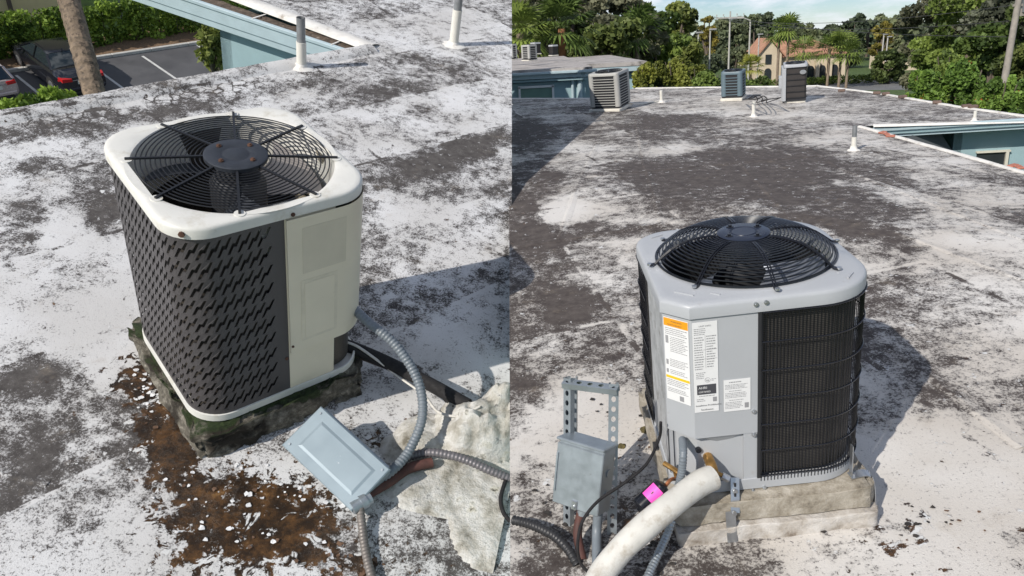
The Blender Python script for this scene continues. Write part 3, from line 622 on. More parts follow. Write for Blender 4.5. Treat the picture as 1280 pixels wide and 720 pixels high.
# sealant mound
sealm = NT('weathered_sealant'); q_ = sealm.noise(7, 6, .65)
sealm.bump(sealm.noise(24, 6, .7), .9, .02)
sealm = sealm.done(sealm.mix(sealm.mr(sealm.noise(14, 5, .7), .60, .72), sealm.ramp(q_, [(.3, (.16, .145, .11)), (.44, (.44, .42, .37)), (.58, (.64, .63, .60)), (.8, (.5, .46, .30))]), (.05, .045, .04)), .6)
from mathutils import noise as mnoise
def mound(pxs, name, label, cat, m, seed):
    nx_, ny_ = 90, 60; o = Lp(*pxs[0][:2]); V = []; cen = [(Lp(x, y), Lp(x + rx, y), Lp(x, y - ry), h) for x, y, rx, ry, h in pxs]
    xs_ = [c[0].x for c in cen]; ys_ = [c[0].y for c in cen]; x0, x1, y0, y1 = min(xs_) - .5, Lp(639.8, 600).x, min(ys_) - .5, max(ys_) + .45
    for j in range(ny_ + 1):
        for i in range(nx_ + 1):
            x = x0 + (x1 - x0) * i / nx_; y = y0 + (y1 - y0) * j / ny_; f = 0
            for c, a, b, h in cen:
                u, v = Vector((a.x - c.x, a.y - c.y)), Vector((b.x - c.x, b.y - c.y)); d = Vector((x - c.x, y - c.y)); det = u.x * v.y - u.y * v.x
                s = (d.x * v.y - d.y * v.x) / det; t = (u.x * d.y - u.y * d.x) / det; q = 1 - (s * s + t * t)
                if q > 0: f = max(f, h * q ** .6)
            p = Vector((x, y, seed)); nz = mnoise.fractal(p * 5, .8, 2.2, 5)
            nz = mnoise.fractal(p * 3.2, 1.1, 2.1, 4); rg = abs(mnoise.noise(p * 4.2)) + .5 * abs(mnoise.noise(p * 9.1)); zz = f * (1.15 + .5 * nz - 1.3 * max(0, .35 - rg)) + (-.012 if f <= 0.001 else 0); V.append((x - o.x, y - o.y, min(zz, .42)))
    F_ = [(j * (nx_ + 1) + i, j * (nx_ + 1) + i + 1, (j + 1) * (nx_ + 1) + i + 1, (j + 1) * (nx_ + 1) + i) for j in range(ny_) for i in range(nx_)]
    F_ = [f for f in F_ if any(V[k][2] > -.008 for k in f)]
    mb = MB(); mb.add(V, F_); ob = mb.build(name, m, None, smooth=True, recalc=False); ob.matrix_world = FL @ T(o); return tag(ob, label, cat)
mound([(600, 545, 62, 34, .22), (535, 548, 42, 30, .08), (625, 524, 34, 24, .27), (568, 528, 26, 16, .16), (570, 600, 90, 45, .03), (622, 650, 60, 60, .04), (500, 560, 26, 20, .03)], 'sealant_mound', 'lumpy pale grey sealant mound over the conduits at the roof surface', 'sealant', sealm, 3.3)
# vent pipes
pipe_w = mat('white_painted_pipe', (.70, .68, .62), .5, var=.06, scale=10, dirt=(.4, .33, .24), dth=(.62, .8))
def vent(F, P, px, py, ytop, wpx, ymid, label, group='white vent pipes on the roof', lead=None, name='vent_pipe'):
    b = P(px, py); h = hup(F, b, ytop); d = proj(F @ b)[2]; r = wpx / 2 * d / FPX; M = F @ T(b)
    t = thing(name, M, label, 'vent pipe', group)
    hm = hup(F, b, ymid) if ymid else h
    mb = MB(); mb.tube([(0, 0, -.02), (0, 0, hm)], r, 16); mb.build('pipe', pipe_w, t, smooth=True)
    if ymid:
        mb = MB(); mb.tube([(0, 0, hm - .01), (0, 0, h)], [r * .86] * 2, 16, cap=False); mb.tube([(0, 0, hm + .001), (0, 0, h)], [r * .7] * 2, 16, cap=False); mb.build('pipe_extension', lead or galv, t, smooth=True)
    mb = MB(); N = 20; mb.loops([[(rr * math.cos(2 * PI * k / N) * (1 + .12 * math.sin(3 * k)), rr * math.sin(2 * PI * k / N), zz) for k in range(N)] for rr, zz in ((r * 2.4, .0), (r * 2.0, .008), (r * 1.3, .018), (r * 1.02, .05))]); mb.build('flashing', whitecoat, t, smooth=True)
    return t
grey_ext = mat('grey_metal_pipe', (.27, .28, .29), .5, .4, var=.2, scale=8)
vent(FL, Lp, 377, 84, 22, 12, 52, 'white vent pipe with grey metal top near the roof edge before the blue wall', lead=grey_ext)
vent(FL, Lp, 567, 56, -22, 11.5, 12, 'white vent pipe standing alone on the pale roof at the top middle', lead=grey_ext)
# peeled paint flakes and dead leaves: loose debris
flake = mat('white_paint_flake', (.74, .74, .74), .5); leafd = mat('dead_leaf', (.13, .075, .045), .7, var=.4)
def debris(P, F, spots, n, m, name, size, seed):
    r = random.Random(seed); mb = MB()
    for _ in range(n):
        x, y, rx, ry = r.choice(spots); a = r.uniform(0, 6.28); q = math.sqrt(r.random()); p = P(x + rx * q * math.cos(a), y + ry * q * math.sin(a)); k = r.randint(5, 8); a0 = r.uniform(0, 6.28); s = r.uniform(*size)
        V = [(p.x + s * r.uniform(.5, 1.1) * math.cos(a0 + 6.28 * i / k), p.y + s * r.uniform(.4, 1) * math.sin(a0 + 6.28 * i / k), p.z + .004 + r.uniform(0, s * .35)) for i in range(k)]
        mb.add(V, [tuple(range(k))])
    ob = mb.build(name, m, None, recalc=False); ob.matrix_world = F; return tag(ob, kind='stuff')
debris(Lp, FL, [(300, 640, 140, 60), (185, 480, 20, 40), (430, 560, 60, 20)], 150, flake, 'paint_flakes', (.006, .020), 3)
debris(Lp, FL, [(300, 640, 140, 60), (185, 500, 20, 50), (430, 700, 60, 20)], 45, leafd, 'dead_leaves', (.008, .02), 4)
# ------------------------------------------------------------------ right condensing unit
grey_m = mat('light_grey_enamel', (.40, .415, .435), .40, .0, var=.04, scale=3, dirt=(.33, .32, .31), dth=(.66, .8), dscale=12)
gloss_black = mat('glossy_black_wire', (.008, .009, .013), .22, 0, var=.1)
steel = mat('zinc_steel', (.50, .52, .54), .32, .85, var=.12, scale=20, dirt=(.22, .21, .2), dth=(.62, .78), dscale=40)
steel_d = mat('dull_zinc_plate', (.42, .43, .44), .5, .4, var=.25, scale=12, dirt=(.2, .19, .18), dth=(.55, .75), dscale=14)
brass = mat('brass_fitting', (.42, .24, .08), .35, .8, var=.3, scale=30)
label_w = mat('white_label_paper', (.74, .74, .74), .5, var=.03)
ink = mat('label_ink', (.06, .06, .07), .6); ink_l = mat('label_ink_grey', (.30, .30, .31), .6)
orange = mat('orange_label_band', (.80, .33, .01), .5, var=.03); yellow = mat('yellow_label_band', (.75, .52, .02), .5, var=.03); pink = mat('pink_sticker', (.85, .10, .50), .5, var=.03)
W2_, D2_, H2_, R2_ = .6933, .7166, .7239, .20; LIP2 = .046; CH1, CH2, GX = .0787, .0772, -.0531
_R = Matrix.Rotation(.40382, 3, 'X') @ Matrix.Rotation(-.11310, 3, 'Y') @ Matrix.Rotation(.02063, 3, 'Z')
U2 = (CW @ _R).to_4x4(); U2.translation = c2w((.72996, 2.58876, .11319)); U2 = U2 @ T(0, 0, -H2_)
u2 = thing('air_conditioner', U2, 'new light grey air conditioner condenser with domed black fan guard and white labels', 'air conditioner', 'rooftop condensing units')
def outl(w, d, r, z, c1=CH1, c2_=CH2, n=10):
    P = []
    for k, (cx, cy, a0) in enumerate(((w / 2 - r, d / 2 - r, 0), (-w / 2 + r * .7, d / 2 - r * .7, 90))):
        rr = r if k == 0 else r * .7
        for i in range(n + 1): a = math.radians(a0 + 90 * i / n); P.append((cx + rr * math.cos(a), cy + rr * math.sin(a), z))
    P += [(-w / 2, -d / 2 + c2_, z), (-w / 2 + c1, -d / 2, z)]
    cx, cy = w / 2 - r, -d / 2 + r
    for i in range(n + 1): a = math.radians(270 + 90 * i / n); P.append((cx + r * math.cos(a), cy + r * math.sin(a), z))
    return P
z = H2_; base = densify(outl(W2_, D2_, R2_, 0))
def ins2(i, zz): return [(x * (1 - 2 * i / W2_), y * (1 - 2 * i / D2_), zz) for x, y, _ in base]
RO2 = .288; mb = MB()
mb.loops([ins2(.010, z - LIP2 + .002), ins2(0, z - LIP2), ins2(0, z - .012), ins2(.003, z - .004), ins2(.009, z), ins2(.03, z + .001), circ_like(base, RO2 + .030, z + .006), circ_like(base, RO2 + .012, z + .010), circ_like(base, RO2, z + .006), circ_like(base, RO2 - .004, z - .02), circ_like(base, RO2 - .01, z - .14), circ_like(base, RO2 - .01, z - .25)])
mb.build('top_cover', grey_m, u2, smooth=True)
mb = MB(); mb.loops([circ_like(base, RO2 - .012, z - .02), circ_like(base, RO2 - .014, z - .25)]); mb.build('fan_shroud', dark_in, u2, recalc=False)
def emb(cx, cy, ang, L):
    b = MB(); d = Vector((math.cos(ang), math.sin(ang), 0)) * L / 2; b.bar(Vector((cx, cy, z + .004)) - d, Vector((cx, cy, z + .004)) + d, .004, .005); b.build('pressed_groove', grey_m, u2)
for (x0, y0, x1, y1) in ((843, 366, 867, 371), (1060, 349, 1066, 342), (814, 299, 828, 295), (888, 368, 900, 370)):
    a, b = hit(x0, y0, U2, 2, z), hit(x1, y1, U2, 2, z); c = (a + b) / 2; emb(c.x, c.y, math.atan2(b.y - a.y, b.x - a.x), (b - a).length)
NR2 = 19; mb = MB()
def domez(r): t = (.305 - r) / (.305 - .085); return z + .014 + .072 * (1 - (1 - min(1, t * 1.15)) ** 2.8)
for k in range(NR2):
    r = .088 + (.303 - .088) * k / (NR2 - 1); mb.tube([(r * math.cos(2 * PI * i / 72), r * math.sin(2 * PI * i / 72), domez(r)) for i in range(72)], .0026, 5, closed=True)
for dz in (.010,): mb.tube([(.305 * math.cos(2 * PI * i / 72), .305 * math.sin(2 * PI * i / 72), z + .014) for i in range(72)], .0034, 5, closed=True)
mb.build('domed_wire_guard', gloss_black, u2, smooth=True)
for k in range(8):
    ph = -1.6081 - k * PI / 4; d = Vector((math.sin(ph), math.cos(ph), 0)); P = [d * .08 + Vector((0, 0, domez(.08) - .004))]
    for i in range(1, 9): r = .08 + (.315 - .08) * i / 8; P.append(d * r + Vector((0, 0, (domez(min(r, .303)) + .003) if r < .31 else z + .012)))
    P.append(d * .333 + Vector((0, 0, z + .010))); b = MB()
    for s in (-.004, .004): q = d.cross(Vector((0, 0, 1))) * s; b.tube([p + q for p in P], .0028, 6)
    b.bar(P[-2], P[-1], .016, .005); sp = b.build('guard_spoke', gloss_black, u2, smooth=False)
    b = MB(); b.disc((P[-1].x, P[-1].y), .008, P[-1].z, P[-1].z + .007, 10); b.build('spoke_screw', steel, sp)
mb = MB(); N = 40; zt = domez(.088)
mb.loops([cr_(.088, zt - .004), cr_(.090, zt + .003), cr_(.086, zt + .006), cr_(.050, zt + .006), cr_(.046, zt + .002), cr_(.043, zt + .002), cr_(.040, zt + .006)], cap1=True); mb.build('hub_cover', mat('blue_black_hub', (.018, .024, .042), .3, 0), u2, smooth=True)
for k in range(4):
    a = .5 + k * PI / 2; sc = MB(); sc.loops([[(.066 * math.cos(a) + r * math.cos(2 * PI * i / 14), .066 * math.sin(a) + r * math.sin(2 * PI * i / 14), zz) for i in range(14)] for r, zz in ((.014, zt + .0065), (.012, zt + .008), (.006, zt + .008), (.006, zt + .014))], cap1=True); sc.build('hub_screw', gloss_black, u2, smooth=True)
mb = MB(); mb.loops([cr_(r, zz) for r, zz in ((.08, z - .22), (.085, z - .20), (.085, z - .04), (.05, z - .01))], cap1=True); mb.build('fan_motor', dark_in, u2, smooth=True)
bl2 = mat('grey_fan_blade', (.20, .22, .26), .35, .5, var=.1)
for k in range(3): blade(-.9 + k * 2 * PI / 3, .07, .27, 1.1, z - .06, .07, 'fan_blade', bl2, u2)
# body
wb, db, rb = W2_ * .979, D2_ * .979, R2_ * .95
zl = hit(866, 549, U2, 1, -db / 2).z                                     # bottom of the control compartment
bo = outl(wb, db, rb, 0, CH1, CH2); i1 = 22; i2 = 23                      # chamfer corner indices
pc1, pc2 = Vector(bo[i1]), Vector(bo[i2])
mb = MB(); T0 = z - LIP2 + .006; sidex = -wb / 2
front = [Vector((GX, -db / 2, 0)), pc2, pc1, Vector((sidex, -db / 2 + CH2 + .012, 0))]
mb.loops([[(p.x, p.y, zl) for p in front], [(p.x, p.y, T0) for p in front]], closed=False)
inner = [Vector((GX, -db / 2 + .05, 0)), pc2 + Vector((.02, .05, 0)), pc1 + Vector((.05, .02, 0)), front[3] + Vector((.05, 0, 0))]
mb.add([(p.x, p.y, zl) for p in front] + [(p.x, p.y, zl + .0) for p in inner], [(0, 1, 5, 4), (1, 2, 6, 5), (2, 3, 7, 6)])
mb.build('control_compartment', grey_m, u2, recalc=False)
mb = MB(); rec = .030; lf = [Vector((GX, -db / 2 + .003, 0)), Vector((GX - .045, -db / 2 + .003, 0)), Vector((GX - .045, -db / 2 + rec * .6, 0)), pc2 + Vector((.012, rec, 0)), pc1 + Vector((rec, .012, 0)), Vector((sidex + rec * .7, -db / 2 + CH2 + .012, 0))]
mb.loops([[(p.x, p.y, .02) for p in lf], [(p.x, p.y, zl + .002) for p in lf]], closed=False); mb.box((sidex + .012, -db / 2 + CH2 + .03, zl / 2 + .01), (.012, .05, zl - .02)); mb.build('lower_panel', grey_m, u2, recalc=False)
mb = MB(); a = Vector((GX - .05, -db / 2 + .004, zl)); b = pc2 + Vector((.02, .004, zl)); c = Vector((pc2.x * .55 + GX * .45, -db / 2 + rec, zl - .045))
mb.add([a, b, c, c + Vector((0, .02, 0)), a + Vector((0, rec, 0)), b + Vector((0, rec, 0))], [(0, 1, 2), (1, 5, 3, 2), (0, 2, 3, 4)]); mb.build('drip_flange', grey_m, u2, recalc=False)
mb = MB(); ys_ = [-db / 2 + CH2 + .014 + i * .012 for i in range(26)]; mb.loops([[(sidex + (.006 if i % 2 else .001), y, zz) for i, y in enumerate(ys_)] for zz in (.03, T0)], closed=False); mb.build('corrugated_side_plate', steel_d, u2, recalc=False)
# coil with its wire guard, from the front post round the right side and back to the left
coil2 = NT('fine_coil'); w_ = coil2.n.new("ShaderNodeTexWave"); w_.bands_direction = 'Z'; w_.inputs['Scale'].default_value = 48; w_.inputs['Distortion'].default_value = .5; coil2.l.new(coil2.tc.outputs['Object'], w_.inputs[0])
cc_ = coil2.mix(coil2.mr(w_.outputs[0], .3, .8), (.016, .016, .017), (.095, .088, .080)); coil2 = coil2.done(coil2.mix(coil2.mr(coil2.noise(14, 4), .35, .65, .55, 1), (.02, .02, .02), cc_), .5, .3)
def coil_path(o):
    P = [Vector((GX + .012, -db / 2 - o, 0))]; cx, cy = wb / 2 - rb, -db / 2 + rb
    for i in range(13): a = math.radians(270 + 90 * i / 12); P.append(Vector((cx + (rb + o) * math.cos(a), cy + (rb + o) * math.sin(a), 0)))
    cx, cy = wb / 2 - rb, db / 2 - rb
    for i in range(13): a = math.radians(0 + 90 * i / 12); P.append(Vector((cx + (rb + o) * math.cos(a), cy + (rb + o) * math.sin(a), 0)))
    r3 = rb * .7; cx, cy = -wb / 2 + r3, db / 2 - r3
    for i in range(9): a = math.radians(90 + 90 * i / 8); P.append(Vector((cx + (r3 + o) * math.cos(a), cy + (r3 + o) * math.sin(a), 0)))
    P.append(Vector((-wb / 2 - o, -db / 2 + CH2 + .32, 0))); return P
CP = coil_path(-.022); mb = MB(); mb.loops([[(p.x, p.y, .045) for p in CP], [(p.x, p.y, T0) for p in CP]], closed=False); mb.build('coil', coil2, u2, recalc=False)
CG = resamp(coil_path(.004), .0115); mb = MB()
for p in CG: mb.bar((p.x, p.y, .03), (p.x, p.y, T0), .0022)
tag(mb.build('guard_vertical_wires', gloss_black, u2, recalc=False), kind='stuff')
for q in np.linspace(.055, T0 - .01, 7):
    mb = MB(); mb.tube([(p.x * 1.006, p.y * 1.006, q) for p in coil_path(.006)], .0026, 6); mb.build('guard_wire', gloss_black, u2, smooth=True)
mb = MB(); mb.box((GX + .008, -db / 2 + .002, (T0 + .04) / 2), (.016, .008, T0 - .04)); mb.build('coil_edge_strip', dark_in, u2)
mb = MB(); g = densify(outl(wb + .006, db + .006, rb, 0)); mb.loops([[(x, y, zz) for x, y, _ in g] for zz in (0, .040)] + [[(x * .985, y * .985, .042) for x, y, _ in g], [(x * .95, y * .95, .02) for x, y, _ in g]], cap0=True, cap1=True); mb.build('base_pan', grey_m, u2, smooth=True)
for (px, py, ax, v) in ((944.5, 380, 1, -D2_ / 2), (957.5, 377.5, 1, -D2_ / 2), (942, 514, 1, -db / 2), (942, 543, 1, -db / 2), (941, 613, 1, -db / 2 - .003), (955, 609, 1, -db / 2 - .003)): screw(U2, px, py, ax, v, steel, u2, .0075)
# labels with their print
def text_mesh(body, size, m, par, M, name='lettering'):
    cu = bpy.data.curves.new(name, 'FONT'); cu.body = body; cu.size = size; cu.resolution_u = 2; ob = bpy.data.objects.new(name, cu); me = bpy.data.meshes.new_from_object(ob); bpy.data.objects.remove(ob)
    me.materials.clear(); me.materials.append(m); o = bpy.data.objects.new(name, me); col.objects.link(o); o.parent = par; o.matrix_basis = M; return o
def label(M, w, h, parent, print_, name='label'):
    b = MB(); b.box((w / 2, h / 2, .0006), (w, h, .0012)); L = b.build(name, label_w, parent, M=M)
    r = random.Random(hash(round(w * 1000)) % 1000); ln = MB()
    for kind, *a in print_:
        if kind == 'band': y0, y1, m = a; b = MB(); b.box((w / 2, (y0 + y1) / 2 * h, .0016), (w * .97, (y1 - y0) * h, .0008)); b.build('colour_band', m, L)
        if kind == 'box': x0, x1, y0, y1, m = a; b = MB(); b.box(((x0 + x1) / 2 * w, (y0 + y1) / 2 * h, .0017), ((x1 - x0) * w, (y1 - y0) * h, .0008), bev=0); b.build('printed_block', m, L)
        if kind == 'lines':
            x0, x1, y0, y1, n = a
            for i in range(n):
                y = (y0 + (y1 - y0) * (i + .5) / n) * h; x = x0 * w; xe = x1 * w * r.uniform(.8, 1)
                while x < xe:
                    q = min(r.uniform(.002, .009), xe - x); ln.box((x + q / 2, y, .0015), (q, (y1 - y0) * h / n * .38, .0005)); x += q + .0015
        if kind == 'rule': x0, x1, y0, y1 = a; ln.box(((x0 + x1) / 2 * w, (y0 + y1) / 2 * h, .0015), (max(.0008, (x1 - x0) * w), max(.0008, (y1 - y0) * h), .0005))
        if kind == 'text': x, y, sz, body, m = a; text_mesh(body, sz, m, L, T(x * w, y * h, .0022))
        if kind == 'ring': x, y, rr = a; ln.tube([(x * w + rr * math.cos(2 * PI * i / 20), y * h + rr * math.sin(2 * PI * i / 20), .0015) for i in range(20)], .0007, 4, closed=True)
    if ln.v: tag(ln.build('fine_print', ink_l, L, recalc=False), kind='stuff')
    return L
zx = Vector((0, 0, 1)); fm = Matrix(((1, 0, 0, 0), (0, 0, -1, 0), (0, 1, 0, 0), (0, 0, 0, 1)))   # x right, y up, z out of a -y face
yf = -db / 2 - .0012
a, b = hit(868.5, 516, U2, 1, yf), hit(897.5, 398.5, U2, 1, yf); a2 = hit(899.5, 512, U2, 1, yf); wlab, hlab = (a2.x - a.x) * .97, b.z - (a.z + a2.z) / 2 - .004
label(T(a.x, yf, a.z) @ fm, wlab, hlab, u2, [('text', .25, .95, .008, 'UNIT INFO', ink_l), ('lines', .06, .6, .86, .94, 4), ('lines', .06, .45, .48, .85, 14), ('lines', .55, .95, .50, .86, 13), ('rule', .04, .96, .70, .703), ('rule', .04, .96, .60, .603), ('rule', .5, .505, .5, .86),
      ('lines', .1, .5, .38, .46, 4), ('ring', .56, .365, .0085), ('text', .50, .352, .0085, 'UL', ink), ('lines', .72, .95, .35, .38, 2), ('box', .12, .90, .205, .315, ink), ('text', .18, .268, .0125, 'AHRI', label_w), ('text', .18, .225, .0085, 'CERTIFIED', label_w), ('lines', .2, .85, .175, .195, 1), ('lines', .1, .45, .12, .16, 2), ('box', .76, .92, .115, .165, ink_l),
      ('text', .05, .07, .0085, 'Installation Prohibited in', ink), ('text', .26, .02, .0095, 'Southwest', ink)], 'rating_label')
a, b = hit(905, 515.5, U2, 1, yf), hit(938, 469.5, U2, 1, yf); a2 = hit(938, 509, U2, 1, yf)
label(T(a.x, yf, a.z + .002) @ fm, a2.x - a.x, b.z - a2.z, u2, [('lines', .2, .8, .88, .96, 1), ('lines', .05, .95, .70, .86, 4), ('lines', .2, .8, .62, .67, 1), ('lines', .05, .95, .42, .60, 4), ('lines', .2, .8, .33, .38, 1), ('lines', .05, .72, .08, .31, 5), ('box', .78, .93, .08, .24, ink_l)], 'caution_label')
cx_ = (pc2 - pc1); cw_ = cx_.length; cd_ = cx_.normalized(); cn_ = Vector((cd_.y, -cd_.x, 0)); CMt = Matrix((cd_, Vector((0, 0, 1)), cn_)).transposed().to_4x4()
CMt.translation = pc1 + cn_ * .001; CI = (U2 @ CMt)
a, b = hit(832.5, 497, CI, 2, 0), hit(861, 403.5, CI, 2, 0); a2 = hit(864, 507, CI, 2, 0)
a.x = max(a.x, .006); wl_ = min(a2.x, cw_ - .003) - a.x
label(CMt @ T(a.x, (a.y + a2.y) / 2, 0), wl_, b.y - (a.y + a2.y) / 2, u2, [('band', .905, .995, orange), ('text', .30, .955, .0085, 'WARNING', ink), ('text', .16, .918, .0075, 'AVERTISSEMENT', ink), ('lines', .05, .95, .80, .89, 4), ('box', .06, .17, .70, .79, ink_l), ('lines', .24, .95, .60, .79, 9), ('box', .05, .14, .44, .50, ink_l), ('lines', .2, .95, .42, .52, 5), ('box', .05, .13, .34, .385, ink_l), ('lines', .2, .95, .33, .39, 3), ('band', .275, .305, yellow), ('lines', .05, .95, .18, .265, 4), ('lines', .05, .95, .10, .16, 3), ('box', .55, .72, .02, .08, ink_l)], 'warning_label')
# fittings on the lower panel
Mi = FR.inverted() @ U2
pv = hit(889, 590, U2, 1, -db / 2 - .02); v1 = MB(); v1.tube([pv + Vector((0, .05, .03)), pv + Vector((0, -.005, .03)), pv + Vector((0, -.02, .02)), pv + Vector((-.004, -.03, -.005))], [.017, .018, .020, .018], 12); v1.tube([pv + Vector((.012, .0, .0)), pv + Vector((.05, -.012, -.022))], .007, 10); v1.build('service_valve', brass, u2, smooth=True)
v1 = MB(); v1.tube([pv + Vector((.034, -.008, -.014)), pv + Vector((.056, -.015, -.026))], .013, 6); v1.build('valve_cap', steel, u2)
pv2 = hit(843, 588, U2, 1, -db / 2 + .0); v1 = MB(); v1.tube([pv2 + Vector((-.03, .03, .012)), pv2 + Vector((.0, 0, .003)), pv2 + Vector((.014, -.01, -.004))], .009, 8); v1.tube([pv2, pv2 + Vector((.004, -.01, -.03))], .006, 8); v1.build('service_valve', brass, u2, smooth=True)
pk = hit(872.5, 561, U2, 1, -db / 2 + rec); v1 = MB(); v1.tube([pk, pk + Vector((0, -.012, 0))], .010, 10); v1.build('cable_grommet', gloss_black, u2)
# ------------------------------------------------------------------ pads and hold-down straps
conc_t = NT('weathered_concrete'); cq = conc_t.ramp(conc_t.noise(16, 7, .72), [(.28, (.12, .10, .075)), (.45, (.30, .265, .21)), (.62, (.45, .41, .345)), (.8, (.58, .55, .49))]); conc_t.bump(conc_t.noise(70, 5, .75), .8, .006); conc_t = conc_t.done(cq, .9)
conc_w = NT('limewashed_block'); cq = conc_w.ramp(conc_w.noise(9, 7, .7), [(.3, (.20, .16, .12)), (.45, (.46, .42, .37)), (.6, (.62, .59, .55)), (.8, (.70, .68, .65))]); conc_w.bump(conc_w.noise(50, 6, .75), .8, .008); conc_w = conc_w.done(cq, .9)
pad2 = thing('equipment_pad', U2, 'tan concrete pad on a whitewashed plinth under the new light grey condenser', 'concrete pad')
xe = hit(1094, 606, U2, 1, -db / 2 - .03).x; xl = -wb / 2 - .02
rough_slab(xl, xe, -db / 2 - .055, db / 2 + .04, -.088, -.004, 'slab', conc_t, pad2, amp=.006, rnd=.03, seed=2)
rough_slab(xl + .015, xe + .01, -db / 2 - .075, db / 2 + .05, -.20, -.094, 'plinth', conc_w, pad2, amp=.010, rnd=.014, seed=3)
def strap(name, pts, w, m, parent, F, label=None, cat=None, up=None, t=.003, holes=0):
    mb = MB()
    for a, b in zip(pts, pts[1:]): mb.bar(a, b, w, t, up=up)
    ob = mb.build(name, m, parent); return ob
sb = thing('hold_down_strap', U2, 'slotted zinc strap bolted to the front of the grey condenser and its pad', 'metal strap', 'hold down straps')
p0 = hit(918.5, 597, U2, 1, -db / 2 - .008); p1 = hit(919, 641, U2, 1, -db / 2 - .062); p2 = hit(913, 641, U2, 1, -db / 2 - .064); p3 = hit(917, 698, U2, 1, -db / 2 - .082)
mb = MB(); mb.bar(p0, p1, .030, .004, up=(0, -1, 0)); mb.build('slotted_strip', steel, sb)
for q in (.22, .5, .8): c = p0.lerp(p1, q); mb = MB(); mb.box(c + Vector((0, -.0032, 0)), (.007, .002, .022)); mb.build('slot', dark_in, sb)
mb = MB(); mb.bar(p2 + Vector((0, 0, .006)), p3.lerp(p2, .4) , .034, .003, up=(0, -1, 0)); mb.bar(p3.lerp(p2, .4), p3, .034, .003, up=(0, -1, 0)); mb.build('flat_strip', steel, sb)
for q in (p0.lerp(p1, .35) + Vector((-.0, -.004, 0)), p1 + Vector((-.004, -.004, .004)), p3.lerp(p2, .3) + Vector((.003, -.003, 0))): mb = MB(); mb.tube([q, q + Vector((0, -.008, 0))], .008, 6); mb.build('bolt', steel, sb)
sb = thing('hold_down_strap', U2, 'bent zinc strap over the right corner of the concrete pad', 'metal strap', 'hold down straps')
q0 = hit(1058, 563, U2, 0, wb / 2 + .004) if False else Vector((wb / 2 - .03, -db / 2 + .07, .05)); e0 = hit(1062, 595, U2, 2, .003); e1 = hit(1082, 591, U2, 2, .006); e2 = Vector((xe + .004, e1.y - .005, -.02)); e3 = Vector((xe + .012, e1.y - .02, -.13))
mb = MB(); pts = spline([e0, e1, e2, e3], 5)
for a, b in zip(pts, pts[1:]): mb.bar(a, b, .036, .003, up=(0, 0, 1) if abs((b - a).normalized().z) < .8 else (1, 0, 0))
mb.build('flat_strip', steel, sb)
mb = MB(); mb.bar(e0 + Vector((.004, .0, 0)), e0 + Vector((.006, .01, .12)), .022, .003, up=(1, 0, 0)); mb.build('slotted_strip', steel, sb)
mb = MB(); mb.tube([e0 + Vector((.012, 0, .002)), e0 + Vector((.012, 0, .012))], .008, 6); mb.build('bolt', steel, sb)
# ------------------------------------------------------------------ pipes and wires at the right unit
FRi = FR.inverted()
def u2r(p): return FRi @ (U2 @ p)
insul = mat('white_insulation_wrap', (.60, .585, .54), .7, var=.08, scale=18, bump=.35, bscale=200, dirt=(.36, .31, .24), dth=(.52, .74), dscale=14)
def hose_pts(name, Q, r, m, label, cat, ribs=None, n=10, depth=.16, F=FR, per=10):
    o = Q[0].copy(); Q = spline([q - o for q in Q], per); mb = MB()
    if ribs: Q, rr = ribbed(Q, r, ribs, depth)
    else: rr = r if not callable(r) else [r(i / (len(Q) - 1)) for i in range(len(Q))]
    mb.tube(Q, rr, n); ob = mb.build(name, m, None, smooth=True); ob.matrix_world = F @ T(o); return tag(ob, label, cat)
s0 = u2r(pv + Vector((-.002, -.028, .0)))
hose_pts('insulated_pipe', [s0, Rp(872, 606, .26), Rp(838, 632, .24), Rp(800, 664, .20), Rp(772, 692, .15), Rp(748, 726, .10), Rp(735, 770, .08)], lambda t: .0425 + .001 * math.sin(t * 17), insul, 'thick white wrapped pipe running from the brass valve to the lower photo edge', 'insulated pipe', n=18, per=16)
s1 = u2r(hit(853, 549, U2, 1, -db / 2 + .045))
hose_pts('flexible_conduit', [s1, Rp(854, 566, .37), Rp(852, 590, .30), Rp(846, 616, .2)], .013, pvc, 'grey ribbed conduit dropping from under the control compartment behind the white pipe', 'conduit', ribs=.011)
hose_pts('flexible_conduit', [Rp(840, 650, .12), Rp(834, 668, .08), Rp(822, 694, .05), Rp(808, 726, .03), Rp(800, 760, .03)], .014, galv, 'metal ribbed conduit emerging below the white wrapped pipe', 'conduit', ribs=.012)
hose_pts('black_cable', [u2r(hit(826, 528, U2, 1, -db / 2 + .05)), Rp(824, 548, .34), Rp(808, 580, .30), Rp(780, 604, .27), Rp(748, 626, .24), Rp(728, 652, .2), Rp(722, 682, .14), Rp(726, 704, .08), Rp(738, 718, .05)], .0055, foam, 'thin black cable looping from the grey condenser past the disconnect box', 'cable', n=8)
hose_pts('copper_pipe', [u2r(pv2 + Vector((.004, -.01, -.028))), Rp(838, 600, .27), Rp(830, 610, .25)], .0065, mat('bare_copper', (.38, .15, .07), .35, .7, var=.3, scale=30), 'short bare copper pipe between the valve and the black filter', 'pipe', n=8)
A, B = Rp(830, 606, .26), Rp(799, 636, .20); fd = thing('filter_drier', FR @ T(A), 'black cylindrical filter drier with a bright pink sticker beside the white pipe', 'filter drier'); d = B - A; n_ = d.length; dn = d.normalized()
mb = MB(); mb.tube([d * -.05, Vector((0, 0, 0)), d * .04, d * .1, d * .9, d * .96, d, d * 1.06], [.008, .018, .030, .036, .036, .030, .018, .008], 18); mb.build('shell', gloss_black, fd, smooth=True)
cam_r = (FRi @ EYE - A).normalized(); sd = (cam_r - dn * cam_r.dot(dn)).normalized(); tt = dn.cross(sd); L = []
for u in (.18, .62):
    L.append([d * u + (sd * math.cos(a) + tt * math.sin(a)) * .0368 for a in np.linspace(-.5, .9, 8)])
